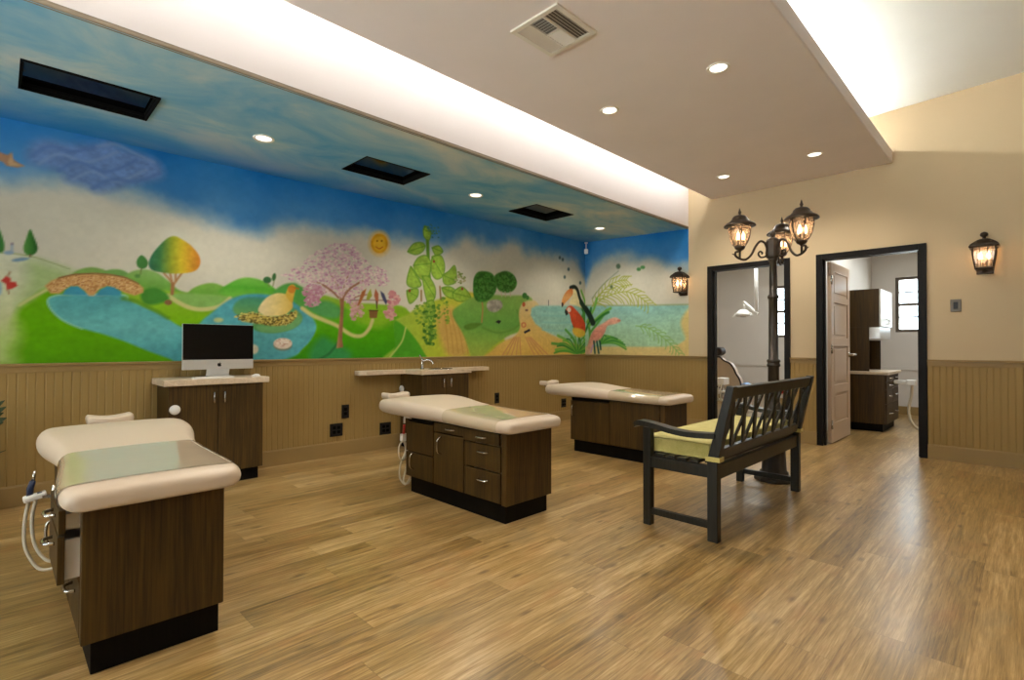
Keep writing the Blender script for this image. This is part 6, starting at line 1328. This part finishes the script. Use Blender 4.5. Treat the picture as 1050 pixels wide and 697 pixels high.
bs.v = [(sc_x - .16 + v[0] * .72, 3.50 + v[1] * .95, .842 + v[2]) for v in bs.v]
bs.build('basin', 'steel', ct)
sk = thing('sink_cabinet', (-4.7, 3.45, 0), 'dark wood two-door sink cabinet under the beige counter', 'cabinet')
MB().box(XWF, sc_x - .05, sy0 + .02, sy1 - .02, 0, .10).build('kick_base', 'kick', sk)
MB().box(XWF, sc_x - .020, sy0, sy1, .10, .797).build('carcass', 'wood', sk, bevel=.002)
ym = (sy0 + sy1) / 2
for a, c_, hyy in ((sy0, ym, ym - .05), (ym, sy1, ym + .05)):
    d = MB().box(sc_x - .019, sc_x, a + .002, c_ - .002, .104, .793).build('cabinet_door', 'wood', sk, bevel=.002)
    h = MB(); h.tube([(sc_x, hyy, .745), (sc_x + .025, hyy, .745), (sc_x + .025, hyy, .655), (sc_x, hyy, .655)], .0055, 8); h.build('handle', 'steel', d)
fa = thing('faucet', (-4.70, 3.305, .842), 'chrome gooseneck faucet on the sink counter', 'faucet')
b = MB().lathe([(.024, 0), (.024, .008), (.016, .014), (.015, .10), (.018, .105), (.012, .118), (.002, .122)], (-4.70, 3.305, .8425), 16)
b.tube(catmull([(-4.70, 3.305, .925), (-4.67, 3.325, .945), (-4.63, 3.355, .945), (-4.605, 3.375, .92), (-4.60, 3.378, .90)], 5), .009, 10)
b.build('spout', 'steel', fa, merge=False)
MB().tube([(-4.70, 3.305, .955), (-4.715, 3.29, .985), (-4.722, 3.283, 1.0)], [.006, .006, .007], 8).build('lever', 'steel', fa)
wf = thing('round_dispenser', (-4.83, sy0, .632), 'small white oval fitting on the left side of the sink cabinet above the headrest', 'dispenser')
MB().lathe([(.030, 0), (.036, -.006), (.036, -.016), (.028, -.024), (.002, -.027)], (-4.83, sy0 - .001, .632), 20, 1).build('body', 'plastic', wf)

# ------------------------------------------------------------------ foliage at the left edge of the photo
pl = thing('potted_plant', (-4.70, -.16, 0), 'dark green leafy plant at the left edge of the photo beside the wainscot', 'plant')
MB().lathe([(.10, 0), (.13, .02), (.15, .26), (.16, .27), (.15, .28), (.13, .27)], (-4.70, -.16, 0), 24).build('pot', 'kick', pl)
lv = MB(); rp = random.Random(3)
for k in range(26):
    a = rp.uniform(0, 2 * PI); el = rp.uniform(.5, 1.25); ln = rp.uniform(.28, .5); R0 = .02
    dx, dy = math.cos(a), math.sin(a)
    if dx < -.35: dx *= .3
    pts = [(-4.70 + dx * ln * f * math.cos(el) * .45, -.16 + dy * ln * f * math.cos(el) * .55, .26 + ln * (f * math.sin(el) - .18 * f * f)) for f in (0, .3, .6, .85, 1)]
    ww = (.004, .018, .022, .012, .001)
    lv.sheet([[(p[0] - dy * w, p[1] + dx * w, p[2]), (p[0], p[1], p[2] - .004), (p[0] + dy * w, p[1] - dx * w, p[2])] for p, w in zip(pts, ww)])
for dy_, z_, x_ in ((.205, .74, -4.72), (.212, .70, -4.70), (.20, .66, -4.73), (.214, .63, -4.68), (.20, .60, -4.71)):
    a0, b0 = Vector((-4.70, -.15, .30)), Vector((x_, -.16 + dy_, z_)); mid = (a0 + b0) / 2 + Vector((0, -.05, .10))
    pts = [tuple(a0 * (1 - f) ** 2 + mid * 2 * f * (1 - f) + b0 * f * f) for f in (0, .25, .5, .75, .9, 1)]
    lv.sheet([[(p[0] - w * .5, p[1], p[2] + w), (p[0], p[1], p[2] - .003), (p[0] + w * .5, p[1], p[2] - w)] for p, w in zip(pts, (.004, .014, .022, .026, .018, .001))])
lv.build('leaves', 'leaf', pl, merge=False)

# ------------------------------------------------------------------ room beyond the left doorway: dental chair and light
dl = thing('dental_light', (-3.085, 8.6, ZROOM), 'white dental operating light hanging on an arm in the room behind the left doorway', 'dental light')
MB().tube([(-3.085, 8.6, ZROOM - .004), (-3.075, 8.6, 1.66)], .028, 12).lathe([(.09, -.034), (.09, -.004)], (-3.085, 8.6, ZROOM), 20).build('pole', 'plastic', dl, merge=False)
MB().tube([(-3.055, 8.6, 1.62), (-3.08, 8.6, 1.64), (-3.265, 8.6, 1.815), (-3.28, 8.6, 1.815)], .022, 10).build('arm', 'plastic', dl)
MB().tube([(-3.265, 8.6, 1.815), (-3.268, 8.6, 1.70)], .016, 8).build('yoke', 'plastic', dl)
b = MB().lathe([(.02, .09), (.06, .08), (.10, .04), (.13, .0), (.11, -.02), (.05, -.03)], (-3.285, 8.6, 1.61), 20)
b.tube([(-3.40, 8.6, 1.63), (-3.44, 8.58, 1.57)], .012, 8).tube([(-3.17, 8.6, 1.64), (-3.13, 8.58, 1.60)], .012, 8)
b.build('head', 'plastic', dl, merge=False)
MB().lathe([(.045, -.034), (.045, -.022), (.02, -.02)], (-3.285, 8.6, 1.61), 16).build('lamp_lens', 'outlet', dl)
dc = thing('dental_chair', (-3.45, 8.15, 0), 'cream dental chair with dark piping behind the left doorway', 'dental chair')
Y0, Y1 = 8.10, 8.24
back = catmull([(-3.60, .58), (-3.60, .80), (-3.56, .90), (-3.47, .935), (-3.40, .88), (-3.31, .84), (-3.25, .77), (-3.21, .68), (-3.15, .58), (-3.14, .46), (-3.30, .44), (-3.5, .46)], 4, True)
MB().prism(back, 1, Y0, Y1).build('backrest', 'vinyl', dc, bevel=.02, seg=3)
MB().tube([(x, Y0 + .004, z) for x, z in back], .014, 6, False, True).build('piping', 'piping', dc)
MB().prism(catmull([(-3.56, .955), (-3.58, 1.03), (-3.52, 1.085), (-3.44, 1.07), (-3.42, 1.0), (-3.47, .955)], 4, True), 1, 8.08, 8.26).build('headrest', 'piping', dc, bevel=.02, seg=3)
MB().box(-3.53, -3.47, 8.12, 8.18, .90, .98).build('headrest_post', 'steel', dc)
MB().prism(catmull([(-3.3, .40), (-3.28, .47), (-2.9, .50), (-2.55, .50), (-2.3, .44), (-2.15, .32), (-2.12, .28), (-2.3, .36), (-2.6, .42), (-3.0, .40)], 4, True), 1, 7.93, 8.37).build('seat', 'vinyl', dc, bevel=.02, seg=3)
MB().box(-3.25, -2.55, 8.0, 8.3, .04, .10).box(-3.1, -2.75, 8.05, 8.25, .10, .41).box(-3.40, -2.45, 7.95, 8.35, 0, .04).build('base', 'plastic', dc, bevel=.01, merge=False)
du = thing('delivery_unit', (-3.205, 7.6, 0), 'white dental delivery unit with instruments at the left edge of the left doorway', 'dental unit')
MB().box(-3.27, -3.15, 7.52, 7.72, .535, .635).build('control_head', 'plastic', du, bevel=.012)
MB().tube([(-3.21, 7.62, .04), (-3.21, 7.62, .535)], .022, 10).lathe([(.16, 0), (.16, .025), (.05, .045)], (-3.21, 7.62, 0), 20).build('stand', 'steel', du, merge=False)
MB().box(-3.28, -3.13, 7.50, 7.74, .42, .445).build('shelf', 'plastic', du, bevel=.006)
MB().box(-3.28, -3.13, 7.50, 7.74, .30, .325).build('shelf', 'plastic', du, bevel=.006)
for k in range(3): MB().tube(catmull([(-3.25 + .035 * k, 7.52, .56), (-3.25 + .035 * k, 7.47, .46), (-3.25 + .035 * k, 7.46, .36), (-3.24 + .035 * k, 7.50, .30)], 4), .008, 7).build('hose', 'hose', du)
bb = thing('folded_cloth', (-3.0, 8.1, .50), 'pale blue folded cloth lying on the dental chair seat', 'cloth')
b = MB(); b.sheet([[(-3.09 + .03 * i, 7.98 + .06 * j, .515 + .030 * math.sin(i * .9) * math.sin(j * .8 + .4)) for i in range(8)] for j in range(5)])
b.sheet([[(-3.09 + .03 * i, 7.98 + .06 * j, .522 + .034 * math.sin(i * .9) * math.sin(j * .8 + .4)) for i in range(8)] for j in range(5)])
b.build('sheet', 'blue', bb, merge=False)
st = thing('stool', (-2.42, 7.55, 0), 'red topped round stool seen through the bench back in the left doorway', 'stool')
MB().lathe([(.15, .47), (.17, .49), (.17, .53), (.14, .55), (.001, .552)], (-2.42, 7.55, 0), 24).build('seat', 'red', st)
b = MB().tube([(-2.42, 7.55, .08), (-2.42, 7.55, .47)], .022, 10)
b.build('column', 'steel', st)
for k in range(5):
    a = 2 * PI * k / 5; MB().tube([(-2.42, 7.55, .10), (-2.42 + .2 * math.cos(a), 7.55 + .2 * math.sin(a), .05), (-2.42 + .22 * math.cos(a), 7.55 + .22 * math.sin(a), .005)], [.014, .012, .016], 8).build('leg', 'outlet', st)

# ------------------------------------------------------------------ room beyond the right doorway: cabinets
ux0, ux1 = -1.865, -1.285
bc = thing('base_cabinet', (-1.57, 8.5, 0), 'dark wood drawer cabinet with pale counter in the room behind the open door', 'cabinet')
MB().box(ux0, ux1 - .05, 8.08, 8.86, 0, .10).build('kick_base', 'kick', bc)
MB().box(ux0, ux1 - .02, 8.05, 8.88, .10, .735).build('carcass', 'wood', bc, bevel=.002)
for k, (a, c_) in enumerate(((8.052, 8.46), (8.465, 8.878))):
    for (z0, z1) in ((.105, .36), (.364, .55), (.554, .64), (.644, .732)):
        d = MB().box(ux1 - .019, ux1, a, c_, z0, z1).build('drawer', 'wood', bc, bevel=.002)
        bow(MB(), (ux1, (a + c_) / 2 - .05, (z0 + z1) / 2), (ux1, (a + c_) / 2 + .05, (z0 + z1) / 2), (.028, 0, 0)).build('handle', 'steel', d)
MB().box(ux0, ux1 + .03, 8.02, 8.90, .737, .775).build('countertop', 'stone', bc, bevel=.005)
uc = thing('wall_cabinet', (-1.6, 8.45, 1.35), 'dark wood hutch with doors whitened as window glare on pale counter behind the open door', 'cabinet')
b = MB().box(ux0, -1.475, 8.06, 8.08, .777, 1.355).box(ux0, -1.365, 8.06, 8.82, 1.355, 1.85).box(ux0, -1.475, 8.80, 8.82, .777, 1.355).box(ux0, ux0 + .015, 8.08, 8.80, .777, 1.355)
b.build('carcass', 'wood', uc, bevel=.002, merge=False)
MB().box(-1.475, -1.36, 8.08, 8.80, 1.20, 1.352).box(ux0 + .015, -1.47, 8.08, 8.80, 1.185, 1.20).build('light_shelf', 'alu', uc, merge=False)
for a, c_, hyy in ((8.062, 8.44, 8.40), (8.442, 8.818, 8.48)):
    d = MB().box(-1.364, -1.345, a, c_, 1.36, 1.845).build('cabinet_door', 'plastic', uc, bevel=.002)  # window glare on the glossy fronts put into the colour as white
    MB().tube([(-1.345, hyy, 1.40), (-1.318, hyy, 1.40), (-1.318, hyy, 1.46), (-1.345, hyy, 1.46)], .006, 8).build('handle', 'steel', d)
ah = thing('hose_arm', (-1.2, 8.6, .66), 'white suction hose hanging beside the drawer cabinet in the room behind the door', 'suction hose')
MB().box(ux1 + .002, -1.10, 8.52, 8.58, .60, .65).box(-1.15, -1.05, 8.50, 8.60, .59, .66).build('arm', 'plastic', ah, bevel=.006, merge=False)
MB().tube(catmull([(-1.09, 8.55, .60), (-1.10, 8.55, .45), (-1.13, 8.55, .25), (-1.10, 8.55, .10), (-1.03, 8.58, .022), (-.93, 8.66, .018), (-.86, 8.8, .018)], 6), .017, 10).build('hose', 'hose', ah)

# ------------------------------------------------------------------ lights
def spot(x, y, z, power, size=2.4, blend=.6, col=(1, .93, .82), r=.05):
    l = bpy.data.lights.new('downlight_lamp', 'SPOT'); l.energy = power; l.spot_size = size; l.spot_blend = blend; l.color = col; l.shadow_soft_size = r
    o = bpy.data.objects.new('downlight_lamp', l); COL.objects.link(o); o.location = (x, y, z)
for x, y, z, k in LAMPS: spot(x, y, z, SPOT_W * k)
for x, y in ((-1.48, 1.22), (-2.37, 1.22), (-1.48, -1.0), (-2.37, -1.0)): spot(x, y, ZC - .03, SPOT_W)  # out-of-view fill lamps added in line with the visible downlights, without fittings
for x, y, z in POINTS:
    l = bpy.data.lights.new('lantern_glow', 'POINT'); l.energy = GLOW_W; l.color = (1, .66, .36); l.shadow_soft_size = .03
    o = bpy.data.objects.new('lantern_glow', l); COL.objects.link(o); o.location = (x, y, z)
for x, y in ((-3.0, 8.4), (-.9, 8.2)):  # area light added under each side room ceiling, no fixture modelled
    l = bpy.data.lights.new('room_fill_light', 'AREA'); l.energy = ROOM_W; l.color = (.92, .98, 1); l.size = 1.1
    o = bpy.data.objects.new('room_fill_light', l); COL.objects.link(o); o.location = (x, y, ZROOM - .02)
w = bpy.data.worlds.new('daylight'); SC.world = w; w.use_nodes = True
nt = w.node_tree; bg = nt.nodes['Background']
# bright hazy sky above the horizon, stronger lower half added to brighten the ceilings
tcw = nt.nodes.new('ShaderNodeTexCoord'); spw = nt.nodes.new('ShaderNodeSeparateXYZ'); nt.links.new(tcw.outputs['Generated'], spw.inputs[0])
rw = nt.nodes.new('ShaderNodeValToRGB'); rw.color_ramp.elements[0].position = .48; rw.color_ramp.elements[1].position = .52
gk = UPFILL_W / SKY_W
rw.color_ramp.elements[0].color = (.94 * gk, .98 * gk, 1.0 * gk, 1); rw.color_ramp.elements[1].color = (.78, .90, 1.0, 1)
mw = nt.nodes.new('ShaderNodeMath'); mw.operation = 'MULTIPLY_ADD'; mw.inputs[1].default_value = .5; mw.inputs[2].default_value = .5
nt.links.new(spw.outputs[2], mw.inputs[0]); nt.links.new(mw.outputs[0], rw.inputs['Fac']); nt.links.new(rw.outputs['Color'], bg.inputs['Color'])
bg.inputs['Strength'].default_value = SKY_W

# ------------------------------------------------------------------ camera
CAM_M=[[0.706844, 0.707368, 0.001692], [-0.006903, 0.00929, -0.999933], [-0.707336, 0.706785, 0.01145]]
CAM_F=529.558

cd = bpy.data.cameras.new('camera'); cam = bpy.data.objects.new('camera', cd); COL.objects.link(cam)
cd.sensor_width = 36; cd.lens = CAM_F / 1050 * 36; cd.clip_start = .05
R, D, F = [Vector(r) for r in CAM_M]
mt = Matrix((R, -D, -F)).transposed().to_4x4(); mt.translation = Vector((0, 0, 1.1)); cam.matrix_world = mt
SC.camera = cam
SC.view_settings.view_transform = 'Standard'; SC.view_settings.look = 'None'; SC.view_settings.gamma = 1; SC.view_settings.exposure = EXPOSURE
SC.view_settings.use_curve_mapping = False
SC.cycles.use_denoising = True
SC.cycles.max_bounces = 10; SC.cycles.diffuse_bounces = 5; SC.cycles.glossy_bounces = 4; SC.cycles.transparent_max_bounces = 12
SC.cycles.sample_clamp_indirect = 6
for o in bpy.data.objects:
    if '_w' in o: del o['_w']
